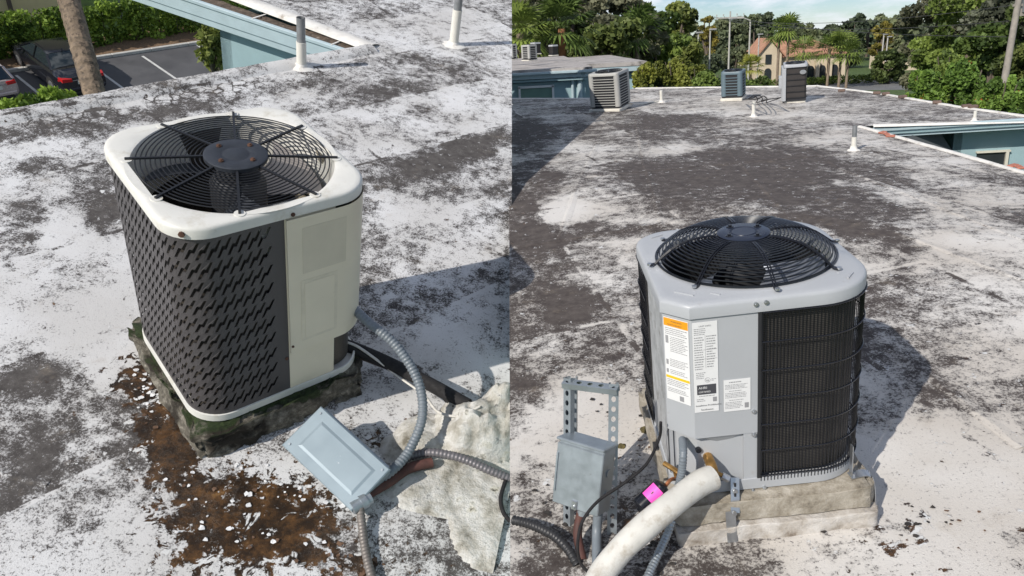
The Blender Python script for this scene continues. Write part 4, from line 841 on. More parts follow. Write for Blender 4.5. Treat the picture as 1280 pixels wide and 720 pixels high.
mb = MB(); mb.loops([[tuple(p) for p in l] for l in L], closed=False); mb.build('pink_sticker', pink, fd, recalc=False)
mb = MB(); mb.box(tuple(d * .4 + (sd * math.cos(.2) + tt * math.sin(.2)) * .0372), (.010, .004, .0012), Matrix((dn, tt, sd)).transposed()); mb.build('sticker_print', ink, fd)
# ------------------------------------------------------------------ disconnect box on its strut frame
foot = Rp(765, 668, 0); h1_ = .53; topR = Rp(737, 480, h1_); topL = Rp(680, 473, h1_)
SM = frame3(foot, foot + (topR - topL), topR); SMi = SM.inverted()
st = thing('strut_frame', FR @ SM, 'perforated galvanised strut frame holding the grey disconnect box', 'strut frame')
wS = (topR - topL).length; hS = (SMi @ topR).z
def strut(a, b, face, name='strut'):           # channel with round holes seen through its web
    a, b = Vector(a), Vector(b); d = (b - a); Ln = d.length; dn = d / Ln; f = Vector(face); s = dn.cross(f).normalized(); w = .034; n = max(2, int(Ln / .036)); mb = MB()
    P = []; pit = Ln / n; K = 8; V = []
    for i in range(n):
        o = len(mb.v); c = a + dn * (pit * (i + .5)); outr = [(-w / 2, -pit / 2), (0, -pit / 2), (w / 2, -pit / 2), (w / 2, 0), (w / 2, pit / 2), (0, pit / 2), (-w / 2, pit / 2), (-w / 2, 0)]
        inn = [(.0085 * math.cos(math.radians(225 + 45 * k)), .0105 * math.sin(math.radians(225 + 45 * k))) for k in range(8)]
        for x, y in outr + inn: mb.v.append(tuple(c + s * x + dn * y))
        for k in range(8): mb.f.append((o + k, o + (k + 1) % 8, o + 8 + (k + 1) % 8, o + 8 + k))
    for sg in (-1, 1):
        p = a + s * sg * w / 2; mb.add([p, p + dn * Ln, p + dn * Ln - f * .022, p - f * .022], [(0, 1, 2, 3)]); q = p - f * .022; mb.add([q, q + dn * Ln, q + dn * Ln - s * sg * .008, q - s * sg * .008], [(0, 1, 2, 3)])
    return mb.build(name, galv, st, recalc=False)
strut((0, 0, -.02), (0, 0, hS + .01), (.35, -.93, 0)); strut((-wS, 0, -.02), (-wS, 0, hS + .01), (-.35, -.93, 0)); strut((-wS - .015, 0, hS), (.015, 0, hS), (0, -.3, .95))
strut((-wS, .05, .2), (-wS, .05, hS), (.2, -.97, 0), 'rear_strut')
# the box: corners estimated from the photograph
o_ = Rp(692.5, 627, .14); tl = Rp(677, 541, .36); tr = Rp(731, 557, .36)
BM = frame3(o_, o_ + (tr - tl), o_ + (tl - o_)); BMi = BM.inverted(); bw_ = (tr - tl).length * 1.0; bh_ = (BMi @ tl).z; bd_ = .085
bx2 = thing('disconnect_box', FR @ BM, 'grey metal disconnect box clamped to the strut frame left of the grey condenser', 'electrical box')
sg = 1 if (BM.to_3x3() @ Vector((0, 1, 0))).y > 0 else -1
mb = MB(); mb.box((bw_ / 2, sg * bd_ / 2, bh_ / 2), (bw_, bd_, bh_), bev=.004); mb.build('enclosure', galv, bx2)
mb = MB(); mb.box((bw_ / 2, -sg * .004, bh_ * .48), (bw_ + .006, .010, bh_ * .94), bev=.003); mb.build('door', galv, bx2)
mb = MB(); mb.box((bw_ / 2, sg * bd_ / 2 - .006, bh_ + .004), (bw_ + .012, bd_ + .02, .010), bev=.003); mb.build('rain_cap', galv, bx2)
mb = MB(); mb.box((bw_ * .5, -sg * .012, bh_ * .08), (.022, .010, .035), bev=.003); mb.tube([(bw_ * .5, -sg * .016, bh_ * .06), (bw_ * .5, -sg * .022, bh_ * .06)], .006, 8); mb.build('latch', steel, bx2)
mb = MB(); mb.bar((.004, -sg * .010, bh_ * .2), (.004, -sg * .010, bh_ * .8), .010, .006); mb.build('hinge', galv, bx2)
for q in (.3, .62): mb = MB(); mb.tube([(bw_ + .001, sg * bd_ * .5, bh_ * q), (bw_ + .004, sg * bd_ * .5, bh_ * q)], .014, 12); mb.build('knockout', galv, bx2)
mb = MB(); mb.tube([(bw_ * .55, sg * bd_ * .5, 0), (bw_ * .55, sg * bd_ * .5, -.03)], .022, 12); mb.build('conduit_hub', galv, bx2)
hose_pts('rigid_conduit', [BM @ Vector((bw_ * .85, sg * bd_ * .6, .0)), BM @ Vector((bw_ * .86, sg * bd_ * .6, -.08)), Rp(746, 706, .0)], .017, pvc, 'straight grey conduit under the disconnect box on the strut frame', 'conduit', n=12)
hose_pts('rusted_conduit', [BM @ Vector((bw_ * .5, sg * bd_ * .5, -.02)), Rp(722, 668, .05), Rp(728, 700, .0)], .016, rustpipe, 'rusty brown conduit under the disconnect box on the strut frame', 'conduit', n=12)
hose_pts('flexible_conduit', [Rp(641, 650, .05), Rp(662, 655, .05), Rp(690, 668, .05), Rp(708, 684, .04), Rp(722, 706, .0)], .017, mat('black_flex', (.03, .03, .032), .45, .2), 'black ribbed conduit coming in from the left toward the disconnect box', 'conduit', ribs=.014)
tarm = mat('tar_lump', (.035, .03, .026), .8, var=.4, bump=.8)
debris(Rp, FR, [(820, 690, 30, 30), (790, 480, 60, 60), (1100, 650, 100, 30), (700, 640, 50, 50)], 70, tarm, 'tar_crumbs', (.006, .016), 8)
debris(Rp, FR, [(780, 480, 40, 14), (810, 555, 12, 16), (1180, 660, 60, 30)], 22, leafd, 'dead_leaves', (.005, .012), 9)
def clod(P, F, px, py, r, m, seed, label, name='moss_clump'):
    bm = bmesh.new(); bmesh.ops.create_icosphere(bm, subdivisions=3, radius=r)
    for v in bm.verts: v.co *= 1 + .45 * mnoise.noise(v.co * (1.6 / r) + Vector((seed, 0, 0))); v.co.z = max(v.co.z * .55, -.002)
    me = bpy.data.meshes.new(name); bm.to_mesh(me); bm.free(); me.materials.append(m); o = bpy.data.objects.new(name, me); col.objects.link(o); o.matrix_world = F @ T(P(px, py)); return tag(o, label, 'moss', 'moss clumps beside the grey condenser')
mossb = mat('dry_moss', (.10, .08, .03), .95, var=.5, scale=60, bump=.9)
clod(Rp, FR, 806, 538, .022, mossb, 1, 'brown moss clump nearest the left edge of the grey condenser'); clod(Rp, FR, 777, 558, .018, mossb, 5, 'small dark moss clump on the white coating left of the condenser')
WX = Vector((1, 0, 0))
# ------------------------------------------------------------------ vegetation
def leafcloud(name, m, par, clumps, n, size, flat=0.0, aspect=1.0, seed=0, tintamp=.25, M=None, droop=0):
    """clumps: list of (centre, radii, tint); n small leaf faces spread through them"""
    r = np.random.default_rng(seed); C = np.array([c[0] for c in clumps]); Rr = np.array([c[1] for c in clumps]); Tn = np.array([c[2] for c in clumps])
    w = Rr.prod(1) ** (2 / 3); k = r.choice(len(clumps), n, p=w / w.sum()); d = r.normal(size=(n, 3)); d /= np.linalg.norm(d, axis=1)[:, None]
    P = C[k] + d * Rr[k] * (r.uniform(.25, 1, n) ** .45)[:, None]
    a = r.normal(size=(n, 3)); a[:, 2] -= droop; a /= np.linalg.norm(a, axis=1)[:, None]; b = np.cross(a, r.normal(size=(n, 3))); b /= np.linalg.norm(b, axis=1)[:, None]
    s = size * r.uniform(.6, 1.3, n)[:, None]; a = a * s * aspect * .5; b = b * s * .5
    V = np.stack([P - a, P - b * .8 + a * .1, P + a, P + b * .8 + a * .1], 1).reshape(-1, 3)
    me = bpy.data.meshes.new(name); me.vertices.add(n * 4); me.vertices.foreach_set('co', V.astype(np.float32).ravel()); me.loops.add(n * 4); me.polygons.add(n)
    me.loops.foreach_set('vertex_index', np.arange(n * 4, dtype=np.int32)); me.polygons.foreach_set('loop_start', np.arange(0, n * 4, 4, dtype=np.int32)); me.update(calc_edges=True)
    at = me.attributes.new('tint', 'FLOAT', 'FACE'); at.data.foreach_set('value', np.clip(Tn[k] + r.normal(size=n) * tintamp * .6, 0, 1).astype(np.float32)); me.materials.append(m)
    o = bpy.data.objects.new(name, me); col.objects.link(o); o.parent = par
    if M is not None: o.matrix_basis = M
    return o
bark = mat('grey_brown_bark', (.12, .095, .075), .9, var=.3, scale=6, bump=.8, bscale=25)
leaf_oak = leafmat('oak_leaves', (.03, .048, .016), (.14, .185, .055))
leaf_mid = leafmat('mid_green_leaves', (.035, .062, .015), (.15, .22, .055))
leaf_haze = leafmat('hazed_distant_leaves', (.055, .075, .05), (.13, .165, .095))  # leaf colour raised and greyed, distance haze painted into it
leaf_yel = leafmat('yellow_green_leaves', (.06, .08, .018), (.26, .29, .06))
leaf_aut = leafmat('autumn_leaves', (.06, .065, .02), (.20, .19, .05))
leaf_red = leafmat('leaves_with_red_tips', (.03, .065, .015), (.13, .23, .05), red=(.35, .06, .03))
leaf_moss = leafmat('grey_moss_and_leaves', (.05, .058, .038), (.17, .185, .125))
grass_m = mat('grass', (.06, .10, .02), .9, var=.35, scale=1.5, bump=.6, bscale=20)
def tree_at(base, H, R, m, name, label, cat='tree', group=None, n=7000, size=.22, seed=0, nclump=38, low=.25, M3=None, trunk=.05, wide=1.0):
    M = T(base) if M3 is None else M3
    t = thing(name, M, label, cat, group); r = random.Random(seed); cl = []
    for i in range(nclump):
        a = r.uniform(0, 2 * PI); q = math.sqrt(r.random()) * .85; zc = r.uniform(low, .93); env = math.sin(PI * min(1, (zc - low + .12) / (1.12 - low))) ** .55
        cl.append(((math.cos(a) * q * R * env * wide, math.sin(a) * q * R * env * wide, zc * H), (R * r.uniform(.16, .34),) * 2 + (R * r.uniform(.10, .22),), r.uniform(.05, .72)))
    mb = MB(); mb.tube([(0, 0, -.3), (0, 0, H * .2), (R * .05, 0, H * .45), (R * .02, R * .03, H * .8)], [H * trunk * .9, H * trunk * .65, H * trunk * .45, H * trunk * .12], 8)
    for c in cl[:9]:
        e = Vector(c[0]); mb.tube(spline([(0, 0, H * .22), Vector((e.x * .45, e.y * .45, e.z * .72)), e], 3), [H * trunk * .35 * (1 - i / 8) + .02 for i in range(7)], 5)
    mb.build('trunk', bark, t, smooth=True); leafcloud('crown', m, t, cl, n, size, seed=seed)
    return t
def ground_under(px, d): p = Wd(px, 200, d); return Vector((p.x, p.y, 0))
def tree_px(px, ytop, rpx, d, m, name, label, base=0, **k):
    g = ground_under(px, d); g.z = base; v = hup_w(g, ytop); return tree_at(g, v, rpx * d / FPX, m, name, label, **k)
def hup_w(b, py): return hup(Matrix(), b, py)
# terrain, street
mb = MB(); mb.add([(-700, -60, 0), (900, -60, 0), (900, 1400, 0), (-700, 1400, 0)], [(0, 1, 2, 3)]); tag(mb.build('ground', grass_m, None), kind='structure')
asph = mat('asphalt', (.055, .055, .058), .85, var=.2, scale=2, bump=.4, bscale=60, dirt=(.10, .10, .10), dth=(.5, .7), dscale=.8)
def wquad(pts, z=0): return [Wz(x, y, z) for x, y in pts]
mb = MB(); mb.add(wquad([(820, 117), (1400, 108), (1400, 92), (820, 103.5)], .004), [(0, 1, 2, 3)]); tag(mb.build('street', mat('pale_street', (.16, .16, .16), .85, var=.15, scale=.5), None), kind='structure')
# dense oaks at the left of the right-hand view, each a tree of its own
G1, G2, G3 = 'dark oaks behind the blue building', 'distant trees on the horizon', 'big mossy oaks at the right'
GL = 'dense dark oak tree in the row behind the blue building'
oak_lab = ['grey mossy oak cut by the left edge of the rooftop view', 'dense dark oak towering over the small cream ribbed condenser', 'grey mossy oak rising behind the orange trunked palm', 'dense dark oak directly behind the thin grey pole', 'grey mossy oak with its top just right of the thin grey pole',
 'bright mid green oak above the large yellow green bush', 'dark oak forming the left edge of the gap of sky', 'low dark oak filling in behind the small dark grey condenser', 'low dark oak behind the warm grey louvred condenser', 'low dark oak behind the short palm at the far left', 'low dark oak between the orange trunked palm and the thin pole', 'lower mid green oak behind the pale lamp posts and yellow green bush']
specs = [(622, -25, 70, 44, leaf_moss), (668, -20, 62, 52, leaf_oak), (706, -30, 66, 46, leaf_moss), (742, -22, 60, 50, leaf_oak), (775, -18, 55, 44, leaf_moss), (812, -10, 52, 48, leaf_mid), (840, -16, 38, 55, leaf_oak), (690, 18, 60, 40, leaf_oak), (765, 22, 62, 38, leaf_oak), (640, 30, 50, 40, leaf_oak), (725, 35, 40, 42, leaf_oak), (825, 45, 34, 45, leaf_mid)]
for i, (x, y, r_, d, m) in enumerate(specs):
    tree_px(x, y, r_ * 1.1, d, m, 'oak_tree', oak_lab[i], group='oaks behind the blue building', n=11000, size=.30, seed=20 + i, nclump=46, low=.06)
far_lab = ['distant tree just right of the dark oak at the edge of the sky', 'distant tree behind the short lamp post nearest the bush', 'distant tree directly behind the tall yellowing tree', 'distant tree left of the crossarm pole', 'distant tree directly behind the crossarm pole', 'distant tree directly behind the street light pole', 'distant tree above the gable of the cream building', 'distant tree above the leftmost palms of the cream building',
 'distant tree above the grey panelled dark condenser', 'distant tree above the orange roof ridge', 'distant tree above the right end of the orange roof', 'distant tree above the rightmost palms of the cream building', 'distant tree left of the orange tinted tree', 'distant tree behind the orange tinted tree and twin lamps', 'distant tree above the dark round tree', 'distant tree above the beige building', 'distant tree behind the slender pole by the red sign', 'distant tree closest to the big mossy oaks']
k = 0
for (x, y, r_, d, m) in [(x, 24 + 7 * math.sin(x * .045) + 4 * math.sin(x * .13), 26, 150 + 12 * math.sin(x), leaf_haze) for x in range(850, 1150, 17)]:
    tree_px(x, y, r_, d, m, 'distant_tree', far_lab[k], group=G2, n=1700, size=.95, seed=60 + k, nclump=22, low=.15); k += 1
tree_px(880, 16, 13, 100, leaf_aut, 'autumn_tree', 'tall yellowing tree rising left of the crossarm utility pole', n=2500, size=.4, seed=90, low=.2)
tree_px(1088, 24, 14, 110, leaf_aut, 'autumn_tree', 'orange tinted tree above the twin street lamps', n=2500, size=.45, seed=91, low=.2)
tree_px(1101, 62, 24, 84, leaf_oak, 'round_tree', 'dark round tree standing right of the arched cream building', n=5500, size=.30, seed=92, low=.1)
tree_px(915, 58, 22, 95, leaf_haze, 'small_tree', 'small grey green tree behind the lamp posts left of the cream building', n=2500, size=.35, seed=93, low=.15)
tree_px(880, 68, 28, 80, leaf_haze, 'small_tree', 'scrubby dark tree between the two short lamp posts', n=3000, size=.35, seed=94, low=.1)
tree_px(1052, 52, 22, 118, leaf_haze, 'small_tree', 'dull green tree behind the palms of the cream building', n=2500, size=.4, seed=95, low=.1)
right_lab = ['moss hung oak forming the right edge of the gap of sky', 'tall mid green oak second from the gap of sky', 'moss hung oak directly behind the leaning utility pole', 'dark oak cut by the right edge, taller one', 'lower mid green oak just left of the leaning pole', 'low mid green oak behind the left end of the red tipped bushes', 'low dark oak right of the leaning pole']
for i, (x, y, r_, d, m) in enumerate([(1150, -18, 52, 62, leaf_moss), (1195, -40, 66, 52, leaf_mid), (1250, -60, 72, 46, leaf_moss), (1305, -50, 70, 40, leaf_oak), (1225, 25, 60, 44, leaf_mid), (1165, 40, 40, 56, leaf_mid), (1285, 30, 60, 38, leaf_oak)]):
    tree_px(x, y, r_, d, m, 'oak_tree', right_lab[i], group='big oaks at the right', n=10000, size=.30, seed=110 + i, nclump=34, low=.12)
def bush(P0, H, R, m, name, label, n, size, seed, group=None, F=None, wide=1.0, cat='bush'):
    M = (T(P0) if F is None else F @ T(P0)); t = thing(name, M, label, cat, group); r = random.Random(seed); cl = []
    for i in range(26):
        a = r.uniform(0, 2 * PI); q = math.sqrt(r.random()) * .8; zc = r.uniform(.1, .85); e = math.sqrt(max(.1, 1 - zc * zc))
        cl.append(((math.cos(a) * q * R * e * wide, math.sin(a) * q * R * e, zc * H), (R * r.uniform(.2, .36),) * 2 + (H * r.uniform(.12, .24),), r.uniform(.1, .75)))
    mb = MB()
    for i in range(6): a = i * 1.05; mb.tube([(0, 0, -.1), (R * .3 * math.cos(a), R * .3 * math.sin(a), H * .5), (R * .5 * math.cos(a), R * .5 * math.sin(a), H * .85)], [.04, .025, .01], 5)
    mb.build('stems', bark, t); leafcloud('foliage', m, t, cl, n, size, seed=seed); return t
def bush_px(px, ytop, ybot, rpx, d, m, label, n=4500, size=.12, seed=0, name='bush', group=None, wide=1.0):
    b = Wd(px, ybot, d); return bush(b, hup_w(b, ytop), rpx * d / FPX, m, name, label, n, size, seed, group, None, wide)
bush_px(842, 69, 125, 32, 24, leaf_yel, 'large yellow green bush beyond the far roof edge', 9000, .10, 1)
bush_px(806, 78, 125, 18, 23, leaf_yel, 'yellow green bush touching the blue building corner', 4000, .10, 2)
bush_px(884, 88, 125, 26, 26, leaf_mid, 'low darker bush left of the blue grey condenser', 5000, .12, 3)
bush_px(870, 80, 118, 20, 30, leaf_yel, 'pale bush beneath the two lamp posts', 3500, .12, 4)
bush_px(940, 96, 122, 30, 40, leaf_mid, 'low green shrubs behind the two dark condensers', 4000, .15, 5, wide=1.3)
bush_px(1155, 84, 150, 30, 17, leaf_red, 'leafy bush with reddish tips at the left end of the roof edge shrubs', 8000, .085, 6)
bush_px(1200, 76, 155, 36, 17, leaf_red, 'tallest leafy bush with reddish tips in front of the mossy oaks', 10000, .085, 7)
bush_px(1248, 92, 160, 30, 16, leaf_red, 'bright green bush with red tips below the leaning utility pole', 8000, .08, 8)
bush_px(1285, 88, 165, 26, 15, leaf_red, 'green bush cut by the right photo edge', 6000, .08, 9)
bush_px(1180, 60, 130, 30, 24, leaf_mid, 'mid green bush rising behind the reddish tipped shrubs', 6000, .12, 10)
hg = Wz(1035, 106, 0); t = thing('low_hedge', T(hg), 'long low clipped hedge in front of the arched cream building', 'hedge')
leafcloud('foliage', leaf_mid, t, [((x, random.uniform(-.4, .4), .5), (1.1, .6, .5), random.uniform(.2, .7)) for x in np.linspace(-9, 9, 20)], 5000, .22, seed=5)
# palms
trunk_m = mat('palm_bark', (.22, .17, .125), .9, var=.3, scale=5, bump=1.0, bscale=14); trunk_o = mat('orange_palm_bark', (.28, .13, .06), .9, var=.3, scale=5, bump=.8)
def palm(base, H, r0, m, label, fronds=30, L=1.6, seed=0, tm=trunk_m, M=None, lean=0, group=None, blades=12):
    t = thing('palm_tree', T(base) if M is None else M, label, 'palm tree', group); r = random.Random(seed); mb = MB(); top = Vector((lean, 0, H))
    mb.tube([(0, 0, -.2), (lean * .2, 0, H * .4), top], [r0 * 1.15, r0, r0 * 1.1], 10); mb.build('trunk', tm, t, smooth=True); mb = MB(); tint = []
    for i in range(fronds):
        a = r.uniform(0, 2 * PI); e = r.uniform(-.7, 1.35); d = Vector((math.cos(a) * math.cos(e), math.sin(a) * math.cos(e), math.sin(e))); q = L * .42; s = d.cross(Vector((0, 0, 1))); s.normalize(); u = s.cross(d); c = top + d * q; tn = r.uniform(.1, .8) if e > -.2 else r.uniform(.6, .9)
        mb.add([top, top + s * .03, c + s * .02, c], [(0, 1, 2, 3)]); tint.append(tn)
        for k in range(blades):
            b = (k / (blades - 1) - .5) * 3.0; dd = (d * math.cos(b) + s * math.sin(b)); l = L * .62 * (.75 + .25 * math.cos(b)); tip = c + dd * l + Vector((0, 0, -.22 * l)); w = dd.cross(u).normalized() * L * .032; mid = c + dd * l * .55 + u * .03
            mb.add([c, mid - w, tip, mid + w], [(0, 1, 2, 3)]); tint.append(min(1, max(0, tn + r.uniform(-.15, .15))))
    o = mb.build('fronds', m, t, recalc=False); at = o.data.attributes.new('tint', 'FLOAT', 'FACE'); at.data.foreach_set('value', np.array(tint, dtype=np.float32)); return t
def palm_px(px, ytrunk, d, rpx, L, label, m=leaf_mid, base=0, **k):
    g = ground_under(px, d); g.z = base; return palm(g, hup_w(g, ytrunk), rpx * d / FPX, m, label, L=L, **k)
palm_px(708, 36, 34, 4.2, 1.9, 'palm tree with an orange brown trunk behind the blue building roof', seed=1, tm=trunk_o, fronds=36)
palm_px(658, 42, 33, 4, 1.7, 'short palm tree behind the small rooftop condensers at the left', seed=2, fronds=34)
palm_px(797, 44, 40, 2.6, 1.9, 'palm tree with a thin pinkish trunk left of the yellow green bush', seed=3, fronds=32)
palm_lab = ['palm leftmost of the six before the cream building, by the gable', 'tallest palm before the cream building, just right of the gable', 'low palm directly before the orange roof of the cream building', 'palm left one of the three at the right end of the cream building', 'palm middle one of the three at the right end of the cream building', 'palm rightmost of the six before the cream building']
for i, (x, y) in enumerate(((966, 36), (977, 30), (996, 58), (1027, 56), (1041, 50), (1050, 60))): palm_px(x, y + 6, 86 - i, 1.5, 2.1, palm_lab[i], seed=10 + i, fronds=34, blades=9, group='palms in front of the cream building')
palm_px(934, 84, 50, 1.2, 1.1, 'small bright yellow green palm behind the blue grey condenser', m=leaf_yel, seed=20, fronds=26)
# ------------------------------------------------------------------ far buildings and poles
cream_w = mat('cream_render', (.58, .49, .36), .85, var=.08, scale=1); tile_m = mat('orange_roof_tiles', (.42, .22, .14), .8, var=.25, scale=2, bump=.6, bscale=6); dark_gl = mat('dark_window_glass', (.03, .035, .04), .15)
def fr_at(px, d, z0=0):                        # frame facing the viewer at depth d, standing on the ground
    g = ground_under(px, d); g.z = z0; return T(g) @ Matrix.Identity(4)
def pxw(dpx, d): return dpx * d / FPX
D = 92; Mx = fr_at(1000, D); bl = thing('arched_building', Mx, 'cream stucco building with orange tiled roofs and arched openings across the street', 'building')
xa, xb = pxw(-56, D), pxw(50, D); he = hup_w(ground_under(1000, D), 70); hr = hup_w(ground_under(1000, D), 50)
b = MB(); b.box(((xa + xb) / 2, 5.2, he / 2), (xb - xa, 9, he)); b.build('wall', cream_w, bl)
b = MB(); x0, x1 = pxw(-30, D), xb + .4; b.add([(x0, .2, he), (x1, .2, he), (x1, 10, he), (x0, 10, he), (x0 + 1.2, 4.5, hr), (x1 - 3.2, 4.5, hr)], [(0, 1, 5, 4), (1, 2, 5), (2, 3, 4, 5), (3, 0, 4)]); b.build('roof', tile_m, bl)
gx0, gx1 = pxw(-58, D), pxw(-30, D); gm = (gx0 + gx1) / 2; hg_ = hup_w(ground_under(1000, D), 66); hp = hup_w(ground_under(1000, D), 47)
b = MB(); b.add([(gx0, 0, 0), (gx1, 0, 0), (gx1, 0, hg_), (gm, 0, hp - .15), (gx0, 0, hg_), (gx0, 5, 0), (gx1, 5, 0), (gx1, 5, hg_), (gm, 5, hp - .15), (gx0, 5, hg_)], [(0, 1, 2, 3, 4), (5, 9, 8, 7, 6), (0, 4, 9, 5), (1, 6, 7, 2)]); b.build('gable_wall', cream_w, bl)
b = MB()
for s in (gx0 - .3, gx1 + .3): b.loops([[(s, -.3, hg_ - .25), (gm, -.3, hp)], [(s, 5.2, hg_ - .25), (gm, 5.2, hp)]], closed=False); b.loops([[(s, -.3, hg_ - .05), (gm, -.3, hp + .2)], [(s, 5.2, hg_ - .05), (gm, 5.2, hp + .2)]], closed=False); b.add([(s, -.3, hg_ - .25), (gm, -.3, hp), (gm, -.3, hp + .2), (s, -.3, hg_ - .05)], [(0, 1, 2, 3)])
b.build('gable_roof', tile_m, bl, recalc=False)
def arch(cx, w, h, y, par, name='arched_opening', z0=0):
    P = [(cx - w / 2, z0), (cx + w / 2, z0)] + [(cx + w / 2 * math.cos(a), z0 + h - w / 2 + w / 2 * math.sin(a)) for a in np.linspace(0, PI, 9)]; b = MB(); b.loops([[(x, y, zz) for x, zz in P], [(x, y + .25, zz) for x, zz in P]], cap0=True, cap1=True); b.build(name, dark_gl, par)
for cx in (pxw(-46, D), pxw(-22, D), pxw(8, D), pxw(22, D), pxw(37, D)): arch(cx, pxw(8, D), he * .62, (.55 if cx > pxw(-28, D) else -.1), bl)
b = MB()
for cx in (pxw(0, D), pxw(15, D), pxw(30, D), pxw(46, D)): b.box((cx, .35, he * .4), (.45, .45, he * .8))
b.build('arcade_piers', cream_w, bl)
for px_, w_, h0 in ((952, 3, 62),): b = MB(); b.box((pxw(-46, D), -.05, hg_ * .85), (.7, .1, 1.1)); b.build('window', dark_gl, bl)
D2d = 105; Mx = fr_at(1132, D2d); b2 = thing('shop_building', Mx, 'low beige building with a red sign wall beyond the street', 'building'); h0 = hup_w(ground_under(1132, D2d), 67)
b = MB(); b.box((pxw(-6, D2d), 5, h0 / 2), (pxw(26, D2d), 9, h0)); b.build('wall', cream_w, b2)
b = MB(); b.box((pxw(13, D2d), 4.9, h0 * .47), (pxw(13, D2d), 9, h0 * .94)); b.build('orange_wall', mat('orange_red_wall', (.50, .16, .08), .8), b2)
b = MB(); b.box((pxw(15, D2d), .3, h0 * .80), (pxw(11, D2d), .2, h0 * .16)); sgn = b.build('red_sign', mat('red_sign_face', (.55, .02, .03), .5), b2)
b = MB()
for q in (-.3, 0, .3): b.box((pxw(15, D2d) + q * 1.1, .18, h0 * .80), (.2, .04, h0 * .07))
b.build('sign_lettering', label_w, sgn)
wood = mat('weathered_pole_wood', (.30, .27, .24), .85, var=.2, scale=4, bump=.5); pole_c = mat('concrete_pole', (.42, .41, .38), .8, var=.1)
def pole_px(px, ytop, d, wpx, label, m=pole_c, xt=None, name='utility_pole', cat='pole', group=None, arm=None, lamp=None, base=0, extra=None):
    g = ground_under(px, d); g.z = base; H = hup_w(g, ytop); top = g + Vector((0, 0, H)); t = thing(name, T(g), label, cat, group); r = wpx / 2 * d / FPX
    e = Vector((0, 0, H)) + (WX * pxw(xt, d) if xt else Vector((0, 0, 0)))
    b = MB(); b.tube([(0, 0, -.2), e], [r * 1.15, r * .85], 10); b.build('pole', m, t, smooth=True)
    if arm:
        for (y, xl_, xr_) in arm: zz = hup_w(g, y); b = MB(); b.bar(Vector((0, 0, zz)) + WX * pxw(xl_, d), Vector((0, 0, zz)) + WX * pxw(xr_, d), .12, .12); b.build('crossarm', m, t)
        for k in (-1, -.5, .5, 1): b = MB(); c = Vector((0, 0, hup_w(g, arm[0][0]) + .15)) + WX * pxw(arm[0][2] * k, d); b.tube([c, c + Vector((0, 0, .18))], .05, 6); b.build('insulator', pole_c, t)
    if lamp:
        for (dx, y) in lamp: zz = hup_w(g, y); c = Vector((0, 0, zz)) + WX * pxw(dx, d); b = MB(); b.tube([(0, 0, zz - .25), Vector((0, 0, zz)) + WX * pxw(dx * .4, d), c], .05, 6); b.build('lamp_arm', m, t); b = MB(); b.box(c, (.55, .32, .14), bev=.04); b.build('lamp_head', mat('lamp_head', (.3, .3, .3), .5), t)
    return t
pole_px(907, 14, 74, 2.2, 'tall pole with a crossarm between the lamps and the cream building', arm=[(22, -16, 16)])
pole_px(931, 27, 70, 2.2, 'street light pole with an arm reaching left toward the crossarm pole', name='street_light', cat='street light', lamp=[(-20, 22)])
pole_px(870, 42, 62, 2, 'short lamp post nearest the yellow green bush', name='street_light', cat='street light', lamp=[(1.5, 41)])
pole_px(884, 37, 60, 2, 'short lamp post second from the yellow green bush', name='street_light', cat='street light', lamp=[(3, 37)])
pole_px(942, 43, 80, 1.6, 'small lamp post beside the gable of the cream building', name='street_light', cat='street light', lamp=[(1.5, 43)])
pole_px(763, -20, 48, 2.4, 'thin grey pole in front of the dark oaks behind the blue building', m=wood, xt=-4)
pole_px(1090, 44, 90, 1.8, 'left one of the twin pale lamp posts before the round tree', name='street_light', cat='street light', lamp=[(2, 43)])
pole_px(1095, 47, 92, 1.8, 'right one of the twin pale lamp posts before the round tree', name='street_light', cat='street light', lamp=[(2, 46)])
pole_px(1137, 52, 88, 1.8, 'slender pole in front of the beige building with the red sign', m=wood)
lp = pole_px(1238, -15, 34, 8, 'big weathered wooden utility pole leaning right with a grey transformer', m=wood, xt=6)
g = ground_under(1238, 34); zz = hup_w(g, 16); zt_ = hup_w(g, -6); b = MB(); c = WX * pxw(18, 34); b.tube([c + Vector((0, 0, zz)), c + Vector((0, 0, zt_))], .27, 14); b.build('transformer', mat('transformer_grey', (.22, .23, .24), .4, .3), lp, smooth=True)
b = MB(); b.bar(Vector((0, 0, zz + .3)), c + Vector((0, 0, zz + .3)), .08, .1); b.bar(Vector((0, 0, zz)) + WX * pxw(4, 34), c * .8 + Vector((0, 0, zz)), .07, .3); b.build('bracket', wood, lp)
# overhead wires between poles
wm = mat('overhead_wire', (.05, .05, .05), .6)
def wire(a, da, b, db_, sag, label, grp='overhead wires'):
    A, B = Wd(*a, da), Wd(*b, db_); P = [A.lerp(B, i / 14) - Vector((0, 0, sag * 4 * (i / 14) * (1 - i / 14))) - A for i in range(15)]; m2 = MB(); m2.tube(P, .022, 4); ob = m2.build('overhead_wire', wm, None); ob.matrix_world = T(A); tag(ob, label, 'wire', grp)
for i, (ya, yb) in enumerate(((17, 5), (19, 24))): wire((892, 21 + i), 74, (1262, yb + 2), 34, .7, ['highest thin overhead wire crossing the gap of sky to the leaning pole', 'second highest thin overhead wire crossing the gap of sky'][i])
wire((922, 22), 74, (1258, 46), 34, .4, 'lowest thin overhead wire crossing in front of the distant trees', None)
wire((700, 16), 48, (907, 22), 74, .6, 'thin overhead wire running left from the crossarm pole into the oaks', None)
